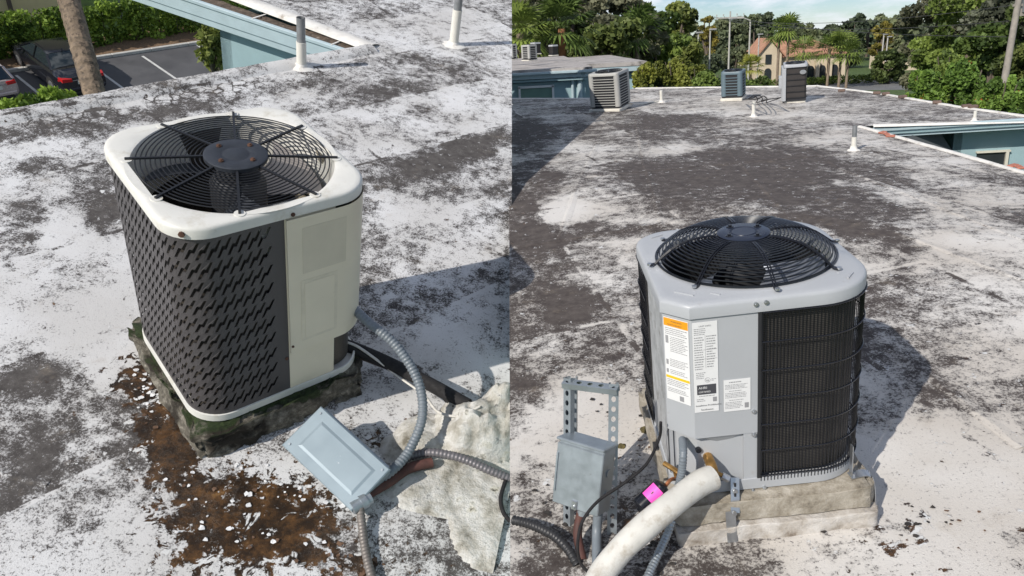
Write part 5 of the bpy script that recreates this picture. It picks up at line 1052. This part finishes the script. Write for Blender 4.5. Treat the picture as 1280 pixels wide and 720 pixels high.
# ------------------------------------------------------------------ blue building behind the far left roof edge
membr = mat('old_roof_membrane', (.42, .39, .37), .85, var=.15, scale=1.2, dirt=(.14, .13, .12), dth=(.5, .66), dscale=1.6)
green_gl = mat('green_painted_panel', (.16, .27, .22), .4, var=.05)
def faceM(px, py, d): p = Wd(px, py, d); return T(p) @ Matrix.Identity(4)
D = 17.0; MA = faceM(731, 86, D); ba = thing('blue_building', MA, 'pale blue stucco building wing with a green panelled window and downspouts', 'building')
wl_ = pxw(170, D)
b = MB(); b.box((-wl_ / 2, 6, -3.0), (wl_, 12, 5.5)); b.build('wall', stucco, ba)
b = MB(); b.box((-wl_ / 2 - .1, 5.9, .0), (wl_ + .5, 12.4, .10)); b.build('roof', membr, ba)
b = MB(); b.box((-wl_ / 2, -.22, -.10), (wl_ + .5, .05, .12)); b.build('fascia', fascia_m, ba)
b = MB(); b.box((-wl_ / 2, -.10, -.20), (wl_ + .3, .20, .05)); b.build('soffit', stucco_shade, ba)
b = MB(); b.box((-wl_ / 2, -.30, -.035), (wl_ + .5, .12, .06), bev=.01); b.build('gutter', fascia_m, ba)
x0, x1, zt_ = pxw(-82, D), pxw(-42, D), pxw(-20, D) * .97
b = MB(); b.box(((x0 + x1) / 2, -.01, zt_ - .6), (x1 - x0, .06, 1.2)); wn_ = b.build('window_panel', green_gl, ba)
b = MB(); b.box((x0 - .02, -.05, zt_ - .6), (.05, .1, 1.25)); b.box((x1 + .02, -.05, zt_ - .6), (.05, .1, 1.25)); b.box(((x0 + x1) / 2, -.05, zt_ + .02), (x1 - x0 + .1, .1, .05)); b.build('frame', label_w, wn_)
b = MB(); b.box(((x0 + x1) / 2 + .12, -.045, zt_ - .75), ((x1 - x0) * .6, .02, 1.0)); b.build('pane', mat('pale_green_pane', (.22, .36, .28), .3), wn_)
for px_ in (-16, -7): b = MB(); x = pxw(px_, D); b.tube(spline([(x + .10, -.24, -.06), (x + .02, -.14, -.18), (x, -.05, -.30), (x, -.05, -1.6)], 4), .035 if px_ < -10 else .06, 8); b.build('downspout', fascia_m, ba, smooth=True)
D = 23.0; MB_ = faceM(797, 79, D); bb = thing('blue_building', MB_, 'farther blue building wing ending beside the yellow green bush', 'building'); wl_ = pxw(90, D)
b = MB(); b.box((-wl_ / 2, 5, -3.4), (wl_, 10, 6.2)); b.build('wall', stucco, bb)
b = MB(); b.box((-wl_ / 2, 4.9, .0), (wl_ + .5, 10.4, .12)); b.build('roof', membr, bb)
b = MB(); b.box((-wl_ / 2, -.25, -.13), (wl_ + .5, .06, .16)); b.build('fascia', fascia_m, bb)
b = MB(); b.box((-wl_ * .38, -.03, -.42), (.55, .06, .12)); b.build('wall_vent', dark_gl, bb)
b = MB(); b.tube([(-.12, -.08, -.1), (-.12, -.08, -2)], .06, 8); b.build('downspout', fascia_m, bb)
# ------------------------------------------------------------------ small and mid-size condensers
tan_m = mat('warm_grey_enamel', (.40, .395, .375), .5, var=.06); bluegr = mat('blue_grey_enamel', (.12, .17, .20), .45, var=.06); pale_pad = mat('pale_pad', (.66, .63, .56), .7, var=.1)
grille_dk = mat('dark_brown_grille', (.035, .030, .028), .6, var=.1)
def cond(M, w, d_, h, body, slat, label, louv=9, pad=(1.15, .06), group='rooftop condensing units', r=.05, style='louver', post=True, feet=True):
    t = thing('air_conditioner', M, label, 'air conditioner', group); z0 = pad[1] + .05
    b = MB(); b.box((0, 0, pad[1] / 2), (w * pad[0], d_ * pad[0] * .9, pad[1]), bev=.01); b.build('base_block', pale_pad, t)
    b = MB(); b.box((0, 0, z0 - .02), (w * .92, d_ * .92, .05)); b.build('base_pan', dark_in, t)
    b = MB(); k2 = densify(rsq(w * .93, d_ * .93, r * .8, 0)); b.loops([[(x, y, z0) for x, y, _ in k2], [(x, y, h - .02) for x, y, _ in k2]], cap0=True, cap1=True); b.build('coil', grille_dk if style == 'grille' else dark_in, t)
    b = MB(); o = densify(rsq(w, d_, r, 0)); I = lambda s, zz: [(x * s, y * s, zz) for x, y, _ in o]
    b.loops([I(.98, h - .045), I(1, h - .045), I(1, h - .012), I(.97, h), circ_like(o, min(w, d_) * .42, h), circ_like(o, min(w, d_) * .41, h - .05)]); b.build('top_cover', body, t, smooth=True)
    b = MB()
    for k in range(6): rr = min(w, d_) * (.09 + .32 * k / 5); b.tube([(rr * math.cos(2 * PI * i / 28), rr * math.sin(2 * PI * i / 28), h + .008) for i in range(28)], .005, 4, closed=True)
    for k in range(4): a = k * PI / 2 + .4; b.bar((0, 0, h + .012), (min(w, d_) * .43 * math.cos(a), min(w, d_) * .43 * math.sin(a), h + .012), .012, .006)
    b.build('fan_guard', black_m, t); b = MB(); b.disc((0, 0), min(w, d_) * .1, h - .02, h + .014, 16); b.build('fan_hub', dark_in, t)
    if style == 'louver':
        for k in range(louv):
            zz = z0 + (h - .06 - z0) * (k + .5) / louv; hh = (h - .06 - z0) / louv
            b = MB(); b.loops([I(1.0, zz - hh * .5), I(1.0, zz - hh * .28), I(.985, zz - hh * .24), I(.965, zz - hh * .30)]); b.build('louvre', slat, t)
        for sx in (-1, 1):
            for sy in (-1, 1):
                b = MB(); b.tube([(sx * (w / 2 - r), sy * (d_ / 2 - r), z0 - .02), (sx * (w / 2 - r), sy * (d_ / 2 - r), h - .03)], r * 1.03, 12); b.build('corner_post', slat, t, smooth=True)
    else:
        b = MB()
        for k in range(6): zz = z0 + (h - .06 - z0) * k / 5; b.loops([I(1.0, zz), I(1.0, zz + .012)])
        b.build('guard_bands', black_m, t, recalc=False)
    return t
def far_unit(px, py, ytop, wpx, yaw, **k):
    b = Rp(px, py); M = FR @ T(b); d = proj(M.translation)[2]; h = hup(FR, b, ytop); w = wpx * d / FPX / (abs(math.cos(yaw)) + abs(math.sin(yaw))) ; return cond(M @ RZ(yaw), w, w, h, **k), M, w, h
a1, Ma, wa, ha = far_unit(764, 136.5, 89, 54, math.radians(60), body=tan_m, slat=tan_m, louv=11, label='warm grey louvred condenser nearest the blue building on the far roof')
a2, Mb, wb2, hb2 = far_unit(917, 124.5, 88, 35, math.radians(62), body=bluegr, slat=bluegr, louv=7, label='blue grey louvred condenser with looping lines beside it on the far roof')
a3, Mc, wc, hc = far_unit(993, 127, 78.5, 35, math.radians(-18), body=grey_m, slat=grey_m, style='grille', label='dark condenser with a grey side panel, farthest right on the roof', pad=(.9, .04))
b = MB(); b.box((-wc * .5 - .012, .0, hc * .5), (.03, wc * .95, hc * .84), bev=.004); b.box((-wc * .5 + .015, -wc * .5 - .006, hc * .5), (.05, .02, hc * .84), bev=.004); b.build('control_panel', grey_m, a3)
b = MB(); b.loops([[(wc * .30 + q * .05 * math.cos(2 * PI * i / 18), -wc * .5 - .014 - e, hc * .80 + q * .035 * math.sin(2 * PI * i / 18)) for i in range(18)] for q, e in ((1, 0), (1, .006), (.6, .007))], cap1=True); bd = b.build('round_badge', steel, a3)
b = MB(); b.box((-wc * .5 - .045, -wc * .2, hc * .55), (.05, .14, .2), bev=.008); b.build('disconnect', grey_m, a3)
for i, (x0, y0) in enumerate(((942, 128), (948, 127), (954, 128))):
    hose('refrigerant_line', Rp, FR, [(928, 124, .1), (x0 - 8, y0 - 4, .25), (x0, y0 - 8, .32), (x0 + 5, y0 - 4, .2), (x0 + 4, y0, .02), (x0 + 14, y0 - 3, .1), (976, 122, .25)], .007, foam, ['black line loop nearest the blue grey condenser on the far roof', 'black line loop, middle one between the two far condensers', 'black line loop nearest the dark condenser with the grey panel'][i], 'refrigerant line', group='looping lines on the far roof', n=6)
hose('refrigerant_line', Rp, FR, [(786, 128, .1), (800, 130, .03), (812, 128, .02), (824, 126, .02)], .012, pipe_w, 'pale thin line on the roof right of the warm grey condenser', 'refrigerant line', n=6)
def roof_unit(px, d, ytop, ybot, wpx, body, label, yaw=.9, style='louver', louv=6):
    b = Wd(px, ybot, d); h = hup_w(b, ytop); w = pxw(wpx, d) / 1.35; R = Matrix.Identity(4); b.z = max(b.z, MA.translation.z + .05); cond(T(b) @ R @ RZ(yaw), w, w, h, body, body, label, louv=louv, pad=(1.05, .03), style=style, r=.04)
roof_unit(641, 20.5, 55, 75, 13, tan_m, 'small condenser cut by the left edge of the roof view', .7)
roof_unit(662, 19.5, 56, 76, 20, tan_m, 'small cream ribbed condenser on the blue building roof', .75)
roof_unit(670, 22.5, 53, 68, 14, grey_m, 'small pale condenser standing behind the cream ribbed one', .5, 'grille')
roof_unit(692, 22.0, 56, 70, 13, grey_m, 'small dark grey condenser on the right of the blue building roof', .5, 'grille')
# ------------------------------------------------------------------ vents on the right roof and the light well at the right
vent(FR, Rp, 827, 128, 113, 4, None, 'short white vent pipe right of the warm grey louvred condenser'); vent(FR, Rp, 942, 146, 127, 4.5, None, 'white vent pipe on the middle of the far roof below the looping lines')
vent(FR, Rp, 1067, 188, 157, 6.5, 171, 'white vent pipe with grey metal top at the corner of the light well', lead=grey_ext); vent(FR, Rp, 1218, 151.5, 138.5, 4, None, 'white vent pipe standing beyond the light well on the right roof strip')
A, B = Rp(1091, 157), Rp(1330, 150.6); A.z -= .02; xd = (B - A); xd.z = 0; LN = xd.length; xd.normalize(); yd = Vector((0, 0, 1)).cross(xd); WM = Matrix((xd, yd, Vector((0, 0, 1)))).transposed().to_4x4(); WM.translation = A
wg = thing('light_well_wall', FR @ WM, 'blue stucco wall with a small dark window under the far roof edge of the light well', 'wall')
def wh(px, py, v): return hit(px, py, FR @ WM, 1, v)
f0, f1 = wh(1100, 160, -.02).z, wh(1200, 166, -.02).z
b = MB(); b.box((LN / 2, -.02, -.03), (LN, .06, .05), bev=.008); b.box((LN / 2, .0, (-.05 + f1) / 2), (LN, .03, f1 + .0 + .05 if False else abs(f1 + .05))); b.build('fascia', fascia_m, wg)
b = MB(); b.box((LN / 2, -.035, f1 * .62), (LN, .02, .018)); b.build('fascia_groove', stucco_shade, wg)
b = MB(); b.box((LN / 2, .16, f1 + .004), (LN, .32, .02)); b.build('soffit', stucco_shade, wg)
wx0 = wh(1192, 175, .30).x; b = MB(); b.box(((wx0 + LN) / 2, .36, f1 - 1.6), (LN - wx0, .12, 3.2)); b.build('wall', stucco, wg)
rx0 = wh(1150, 175, .9).x; b = MB(); b.box(((0 + wx0) / 2 - .2, 1.2, f1 - 1.6), (wx0 + .6, .1, 3.2)); b.build('recess_wall', stucco_shade, wg); b = MB(); b.box((wx0 + .05, .75, f1 - 1.6), (.1, .9, 3.2)); b.build('recess_side_wall', stucco, wg)
a, b_ = wh(1221, 190.5, .30), wh(1258, 206, .30); b = MB(); b.box(((a.x + b_.x) / 2, .30, (a.z + b_.z) / 2 - .05), (b_.x - a.x, .03, a.z - b_.z + .1)); w_ = b.build('window', dark_gl, wg)
b = MB(); cx = (a.x + b_.x) / 2
b.box((b_.x - .02, .275, (a.z + b_.z) / 2 - .05), (.035, .05, a.z - b_.z + .1)); b.box((cx, .275, a.z + .008), (b_.x - a.x + .03, .05, .018)); b.build('frame', ctrim, w_)
b = MB(); b.box((cx - .05, .28, b_.z + .02), (b_.x - a.x - .1, .03, .02)); b.build('blind_rail', ctrim, w_)
g0, g1 = wh(1122, 168, .1), wh(1190, 190, .1); b = MB(); b.add([(g0.x - .1, -.25, g0.z), (g0.x + .5, .3, g0.z + .02), (g1.x + .1, .3, g1.z - .1), (g1.x - .25, -.3, g1.z - .25), (g0.x - .1, -.25, g0.z - 2), (g0.x + .5, .3, g0.z - 2), (g1.x + .1, .3, g1.z - 2), (g1.x - .25, -.3, g1.z - 2)], [(0, 1, 2, 3), (0, 3, 7, 4), (3, 2, 6, 7), (1, 0, 4, 5), (2, 1, 5, 6)])
ob = b.build('sloped_canopy', mat('dark_grey_felt', (.09, .10, .11), .85, var=.15, scale=4), None); ob.matrix_world = FR @ WM; tag(ob, 'dark grey sloping canopy inside the light well at the right', 'canopy')
redt = mat('red_clay_tile', (.42, .16, .11), .8, var=.2, scale=20)
for i, (x, y) in enumerate(((1103, 166), (1108, 168), (1113, 170.5), (1266, 208), (1274, 210))):
    p = Rp(x, y + 1, .0); b = MB(); b.box((0, 0, .015), (.10, .06, .02), RZ(.5 + i).to_3x3(), bev=.008); ob = b.build('clay_tile', redt, None); ob.matrix_world = FR @ T(p); tag(ob, ['red clay tile at the left corner of the light well', 'red clay tile second from the left corner of the light well', 'red clay tile third from the left corner of the light well', 'red clay tile on the light well edge below the small window', 'red clay tile on the light well edge nearest the right photo edge'][i], 'roof tile', 'red clay tiles on the light well edge')
brk = mat('dark_brick', (.16, .11, .09), .85, var=.3)
for i, (x, y) in enumerate(((1096, 118), (1107, 119), (1128, 123), (1171, 130), (1208, 135), (1216, 136), (1052, 115))):
    p = Rp(x, y, .0); b = MB(); b.box((0, 0, .03), (.12, .07, .04), bev=.006); ob = b.build('brick', brk, None); ob.matrix_world = FR @ T(p) @ RZ(-.5 + .3 * (i % 3)); tag(ob, ['dark brick leftmost but one on the far right roof edge', 'dark brick close right of the first one at the roof corner', 'dark brick midway before the red tipped bushes', 'dark brick below the tallest red tipped bush', 'dark brick left one of the pair near the white vent pipe', 'dark brick right one of the pair near the white vent pipe', 'dark brick alone at the left where the roof edge begins to slope'][i], 'brick', 'bricks along the far right roof edge')
# ------------------------------------------------------------------ beside the left roof: blue wing wall, car park, cars, hedge, palm
C0, D0 = Lp(466, 60), Lp(283, 0); ed = (D0 - C0); EL = (D0 - C0).length; ed.normalize(); ou = Vector((-ed.y, ed.x, 0))
if ou.x > 0: ou = -ou
EM = Matrix((ed, ou, Vector((0, 0, 1)))).transposed().to_4x4(); EM.translation = C0; EW = FL @ EM
wl2 = thing('wing_wall', EW, 'blue stucco wing wall with a debris filled gutter and pale fascia above the car park', 'wall')
def eh(px, py, v): return hit(px, py, EW, 1, v)
ext = EL + 3.0; gut = .20
b = MB(); b.box((ext / 2, gut / 2, -.07), (ext, gut, .02)); b.build('gutter_bed', dark_in, wl2)
debm = mat('gutter_debris', (.10, .075, .055), .95, var=.6, scale=20, bump=1.0, bscale=40, dirt=(.3, .25, .2), dth=(.6, .7))
rough_slab(0, ext, .02, gut - .02, -.075, -.035, 'gutter_debris', debm, wl2, n=40, amp=.02, rnd=.0, seed=9)
b = MB(); b.box((ext / 2, gut + .012, -.12), (ext, .03, .20), bev=.004); b.box((ext / 2, gut + .035, -.045), (ext, .03, .045), bev=.006); b.box((ext / 2, gut - .02, -.26), (ext, .05, .10), bev=.004); b.build('fascia', fascia_m, wl2)
for q in np.linspace(.4, ext - .3, 5): b = MB(); b.bar((q, -.02, -.02), (q + .02, gut + .03, -.018), .02, .006); b.build('gutter_strap', whitecoat, wl2)
xe_ = eh(275, 40, .0).x; b = MB(); b.box((xe_ / 2 - .03, -.08, -6.5), (xe_ + .06, .16, 12.4)); b.box((xe_ - .08, -3, -6.5), (.16, 6, 12.4)); b.build('wall', stucco, wl2)
LZ = -12.5
def K(x, y, h=0): return Lp(x, y, LZ + h)
mb = MB(); k1, k2_, k3 = K(-250, 128), K(18, 90), K(330, 43); far = Vector((0, 30, 0)); nr_ = Vector((0, -26, 0))
def flat(name, pts, m, z=0, kind='structure'):
    b = MB(); b.add([(p.x, p.y, LZ + z) for p in pts], [tuple(range(len(pts)))]); ob = b.build(name, m, None); ob.matrix_world = FL; return tag(ob, kind=kind)
kd = (k3 - K(18, 90)).normalized(); kn = Vector((-kd.y, kd.x, 0)); kn = kn if kn.y > 0 else -kn
ka, kb = K(18, 90) - kd * 14, K(18, 90) + kd * 17
flat('car_park', [ka - kn * 22, kb - kn * 22, kb, ka], mat('car_park_asphalt', (.085, .085, .09), .7, var=.18, scale=.8, bump=.3, bscale=40, dirt=(.11, .11, .115), dth=(.5, .75), dscale=.5))
mulch = mat('brown_mulch', (.17, .11, .065), .95, var=.5, scale=12, bump=.9, bscale=20)
flat('mulch_strip', [ka + kn * .1, kb + kn * .1, kb + kn * 2.2, ka + kn * 2.2], mulch, .08)
flat('lawn', [ka + kn * 2.2, kb + kn * 2.2, kb + kn * 30, ka + kn * 30], mat('bright_grass', (.10, .17, .03), .9, var=.3, scale=2, bump=.5), .07)
b = MB(); kk = kd * .9; L_ = (kb - ka).length; n_ = int(L_ / 1.8)
kerb_t = MB().box((0, 0, .07), (1.79, .16, .15), bev=.015); km = mat('kerb_concrete', (.50, .49, .46), .85, var=.15); kme = kerb_t.mesh('kerb_stone', km); ks = thing('kerb', FL @ T(ka), 'pale concrete kerb between the car park and the hedge', 'kerb')
for i in range(n_): o = bpy.data.objects.new('kerb_stone', kme); col.objects.link(o); o.parent = ks; o.matrix_basis = T(kd * 1.8 * (i + .5) + kn * .04) @ RZ(math.atan2(kd.y, kd.x))
paint = mat('worn_line_paint', (.58, .58, .56), .7, var=.15, scale=6, dirt=(.2, .2, .2), dth=(.6, .75))
ldir = (K(178, 70) - K(225, 102)).normalized()
for i, (x, y, ln) in enumerate(((178, 70, 6.2), (112, 80, 6.2), (20, 94, 6.0), (246, 56, 6.2))):
    p = K(x, y); q = p - ldir * ln; b = MB(); b.bar((0, 0, .004), q - p + Vector((0, 0, .004)), .11, .002); ob = b.build('parking_line', paint, None); ob.matrix_world = FL @ T(p); tag(ob, kind='structure')
# cars
glass_c = mat('tinted_car_glass', (.02, .028, .032), .06, 0, var=.05, spec=.8); tyre = mat('tyre_rubber', (.02, .02, .021), .85); chrome = mat('chrome_strip', (.7, .7, .72), .15, 1); redl = mat('tail_light_red', (.45, .015, .015), .15); platem = mat('number_plate', (.62, .64, .60), .5); rim_m = mat('alloy_rim', (.45, .46, .48), .3, .8)
def car(M, body, label, L=4.8, Wd_=1.84, hatch=False):
    t = thing('parked_car', M, label, 'car', 'cars in the car park'); w = Wd_ / 2
    st = ([(0, .66, .86, .40), (.05, .92, .94, .32), (.35, 1.02 if not hatch else .98, .985, .24), (1.0, 1.03, 1, .20), (2.4, .98, 1, .18), (3.5, .97, 1, .20), (4.3, .86, .97, .22), (L - .08, .70, .86, .26), (L, .56, .74, .36)] if not hatch else
          [(0, .70, .86, .42), (.06, .95, .95, .32), (.3, 1.02, .985, .24), (1.0, 1.02, 1, .20), (2.2, .99, 1, .18), (L - .9, .98, 1, .20), (L - .3, .86, .93, .24), (L, .62, .76, .36)])
    def ring(x, zt, ws, zb): q = w * ws; P = [(0, zt + .02), (.55 * q, zt + .01), (.86 * q, zt - .03), (.97 * q, zt - .12), (q, .62), (.985 * q, .42), (.93 * q, zb + .02), (.8 * q, zb), (0, zb)]; return [(x, y, zz) for y, zz in P] + [(x, -y, zz) for y, zz in P[-2:0:-1]]
    b = MB(); b.loops([ring(*s) for s in st], cap0=True, cap1=True); b.build('body', body, t, smooth=True)
    g = [(.95, 1.02, .80), (1.55, 1.41, .62), (1.9, 1.455, .61), (2.6, 1.45, .61), (2.95, 1.40, .62), (3.75, .99, .78)] if not hatch else [(.12, 1.0, .80), (.38, 1.42, .63), (.7, 1.50, .62), (1.9, 1.53, .62), (2.3, 1.46, .63), (3.15, .99, .78)]
    gb = 1.0; V = []
    for (x, zt, ws) in g: V.append([(x, w * .86, gb - .03), (x, w * (.86 * (1 - (zt - gb) / .5) + ws * (zt - gb) / .5), zt - .03), (x, w * (ws - .12), zt), (x, -w * (ws - .12), zt), (x, -w * (.86 * (1 - (zt - gb) / .5) + ws * (zt - gb) / .5), zt - .03), (x, -w * .86, gb - .03)])
    b = MB(); b.loops(V, closed=False); b.build('windows', glass_c, t, smooth=True)
    R_ = V[1:-1]; b = MB(); b.loops([[(x, y * 1.01, zz + .012) for x, y, zz in v[1:5]] for v in R_], closed=False); b.build('roof_panel', body, t, smooth=True)
    for s in (-1, 1):
        k = 0 if s > 0 else 5; b = MB()
        for i, j in ((0, 1), (3, 5)): a, c = Vector(V[i][k]), Vector(V[j if j < len(V) else -1][1 if s > 0 else 4]) if i == 0 else Vector(V[-1][k]); b.bar(Vector(V[0][k]) if i == 0 else Vector(V[-2][1 if s > 0 else 4]), Vector(V[1][1 if s > 0 else 4]) if i == 0 else Vector(V[-1][k]), .09, .03)
        xm = (g[0][0] + g[-1][0]) / 2 + .1; b.bar((xm, s * w * .87, 1.0), (xm, s * w * .66, 1.44 if not hatch else 1.5), .06, .03); b.bar((g[0][0], s * w * .875, .99), (g[-1][0], s * w * .875, .99), .02, .03); b.build('window_pillars', body, t)
        b = MB(); b.box((g[-1][0] - .45, s * (w + .06), 1.02), (.12, .18, .12), bev=.03); b.build('wing_mirror', body, t)
        b = MB(); b.loops([[(x, s * y, zz) for x, y, zz in l] for l in ([(.02, w * .50, .80), (.02, w * .50, .93), (.30, w * .93, .95), (.30, w * .965, .80)], [(-.015, w * .50, .80), (-.010, w * .50, .92), (.04, w * .88, .93), (.03, w * .90, .80)])], cap0=True, cap1=True); b.build('tail_light', redl, t)
        for xw in (.98, L - .95):
            b = MB(); b.tube([(xw, s * (w - .20), .33), (xw, s * (w + .005), .33)], .33, 24); wt = b.build('wheel', tyre, t, smooth=True); b = MB(); b.tube([(xw, s * (w), .33), (xw, s * (w + .015), .33)], [.22, .20], 16)
            b.build('rim', rim_m, wt, smooth=True)
            b = MB(); N_ = 14; b.loops([[(xw + .38 * math.cos(PI * i / N_), s * (w * .992), .33 + .38 * math.sin(PI * i / N_)) for i in range(N_ + 1)], [(xw + .38 * math.cos(PI * i / N_), s * (w + .006), .33 + .38 * math.sin(PI * i / N_)) for i in range(N_ + 1)], [(xw + .34 * math.cos(PI * i / N_), s * (w + .006), .33 + .34 * math.sin(PI * i / N_)) for i in range(N_ + 1)]], closed=False); b.build('wheel_arch', dark_in, t)
    b = MB(); b.box((-.012, 0, .74), (.03, .52, .15)); b.build('number_plate', platem, t); b = MB(); b.box((-.006, 0, .845), (.03, .9, .03)); b.build('chrome_strip', chrome, t)
    b = MB(); b.box((-.01, 0, .46), (.08, Wd_ * .84, .14), bev=.03); b.build('rear_bumper', body, t); b = MB(); b.box((.03, 0, .30), (.1, Wd_ * .7, .12), bev=.02); b.build('bumper_underside', dark_in, t)
    b = MB(); b.bar((g[1][0] + .1, 0, g[1][1]), (g[1][0] - .05, 0, g[1][1] + .14), .02, .05); b.build('roof_aerial', body, t); return t
blackp = mat('black_car_paint', (.012, .013, .017), .12, 0, var=.03, spec=.9); pinkp = mat('pale_rose_car_paint', (.50, .43, .42), .25, .3, var=.03)
def carM(px, py, flip=0): p = K(px, py); x = ldir; y = Vector((-x.y, x.x, 0)); m = Matrix((x, y, Vector((0, 0, 1)))).transposed().to_4x4(); m.translation = p; return FL @ m
car(carM(110, 122), blackp, 'black saloon car parked nose to the hedge beside the palm trunk')
car(carM(0, 133), pinkp, 'pale rose hatchback cut off by the left photo edge', L=4.1, Wd_=1.75, hatch=True)
# hedge of many upright shrubs
hp0 = K(-60, 100) ; hb = ka + kn * 1.5; cl = []; rr = random.Random(4); Hh = hup(FL, K(60, 84) + kn * 1.5, 19) * 1.1
leaf_hedge = leafmat('hedge_leaves', (.035, .075, .014), (.19, .30, .05))
i = 0
hM = FL @ T(Vector((hb.x, hb.y, LZ))); ht = thing('hedge', hM, 'tall clipped green hedge along the far side of the car park', 'hedge')
x = 0
while x < L_ - .5:
    c = kd * x; w_ = rr.uniform(.35, .6)
    for q in range(5): cl.append(((c.x + rr.uniform(-.2, .2), c.y + rr.uniform(-.25, .25), Hh * (q + .5) / 5 * rr.uniform(.92, 1.06)), (w_ * .62, .5, Hh * .15), rr.uniform(.05, .75)))
    x += w_ * .9
leafcloud('foliage', leaf_hedge, ht, cl, 42000, .13, aspect=1.5, seed=11)
b = MB()
for q in np.linspace(.3, L_ - .5, 36): b.tube([kd * q, kd * q + Vector((0, 0, Hh * .8))], [.04, .02], 5)
b.build('stems', bark, ht)
# buildings beyond the hedge
yb = hb + kd * 1 + kn * 3.4; YM = Matrix((kd, kn, Vector((0, 0, 1)))).transposed().to_4x4(); YM.translation = Vector((yb.x, yb.y, LZ)); ylw = mat('pale_yellow_render', (.74, .61, .37), .85, var=.05, scale=1)
px100 = hit(100, 10, FL @ YM, 1, 0).x; yt = thing('yellow_building', FL @ YM, 'pale yellow building wall behind the hedge in the upper left corner', 'building')
b = MB(); b.box(((px100 - 8) / 2, 3, 3.0), (px100 + 8, 6, 6.0)); b.build('wall', ylw, yt); b = MB(); b.box(((px100 - 8) / 2, 3, 6.1), (px100 + 8.2, 6.1, .3)); b.build('roof', membr, yt)
pd = hit(14, 10, FL @ YM, 1, -.3); b = MB(); b.tube([(pd.x, -.25, 0), (pd.x - .1, -.25, 6)], .10, 8); b.build('downpipe', mat('brown_pipe', (.12, .09, .08), .6), yt)
b = MB(); b.tube([(px100 + 1.5, -1, 0), (px100 + 1.5, -1, 6)], .05, 6); ob = b.build('fence_post', galv, None); ob.matrix_world = FL @ YM; tag(ob, 'thin grey post standing on the grass behind the hedge', 'post')
# leaning palm trunk, shrub tops in front of the roof edge
P1, P2_ = FL.inverted() @ Wd(121, 128, 12.0), FL.inverted() @ Wd(86, 0, 12.4); dz = (P2_ - P1).normalized(); tb = P1 + dz * ((LZ - P1.z) / dz.z); tt_ = P2_ + dz * 2.6; Ht = (tt_ - tb).length
x_ = dz.orthogonal().normalized(); PMx = Matrix((x_, dz.cross(x_), dz)).transposed().to_4x4(); PMx.translation = tb
trunk_d = mat('rough_palm_trunk', (.20, .15, .105), .9, var=.4, scale=9, bump=1.0, bscale=22, dirt=(.08, .06, .045), dth=(.5, .62), dscale=12)
pt = palm(None, Ht, .155, leaf_mid, 'leaning brown palm trunk in front of the black saloon car', M=FL @ PMx, tm=trunk_d, seed=33, fronds=20, L=1.5)
b = MB(); rr = random.Random(2); PR = []
for i in range(120):
    zz = Ht - 6.5 + 6.3 * i / 120; PR.append([((.158 + (.012 if i % 3 else -.002) + rr.uniform(-.004, .006)) * math.cos(6.283 * j / 18), (.158 + (.012 if i % 3 else -.002) + rr.uniform(-.008, .010)) * math.sin(6.283 * j / 18), zz) for j in range(18)])
b.loops(PR); b.build('bark_rings', trunk_d, pt)
def top_shrub(px, py, d, rad, hgt, m, n, size, label, name, seed, tag_='shrub'):
    p = FL.inverted() @ Wd(px, py, d); base = Vector((p.x, p.y, LZ)); M = FL @ T(base); t = thing(name, M, label, tag_); H = p.z - LZ; r = random.Random(seed); cl = []
    for i in range(22): a = r.uniform(0, 6.28); q = math.sqrt(r.random()) * .75; cl.append(((q * rad * math.cos(a), q * rad * math.sin(a), H + r.uniform(-.8, .7) * hgt), (rad * .3, rad * .3, hgt * .3), r.uniform(.15, .8)))
    b = MB(); b.tube([(0, 0, -.1), (0, 0, H * .5), (0, 0, H)], [.10, .07, .03], 7)
    for c in cl[:8]: b.tube([(0, 0, H - hgt * 1.1), Vector(c[0])], [.025, .008], 5)
    b.build('trunk', bark, t); leafcloud('crown', m, t, cl, n, size, seed=seed, aspect=1.6); return t
top_shrub(50, 138, 11.5, .62, .30, leaf_hedge, 3200, .07, 'bright green shrub top showing above the left roof edge below the cars', 'shrub', 5)
top_shrub(264, 62, 12.5, .26, .50, leaf_oak, 700, .08, 'thin dark leafy branch beside the corner of the blue wing wall', 'small_tree', 6, 'tree')
top_shrub(268, 22, 15, .40, .55, leaf_oak, 1500, .10, 'dark leafy tree top behind the blue wing wall corner', 'small_tree', 7, 'tree')
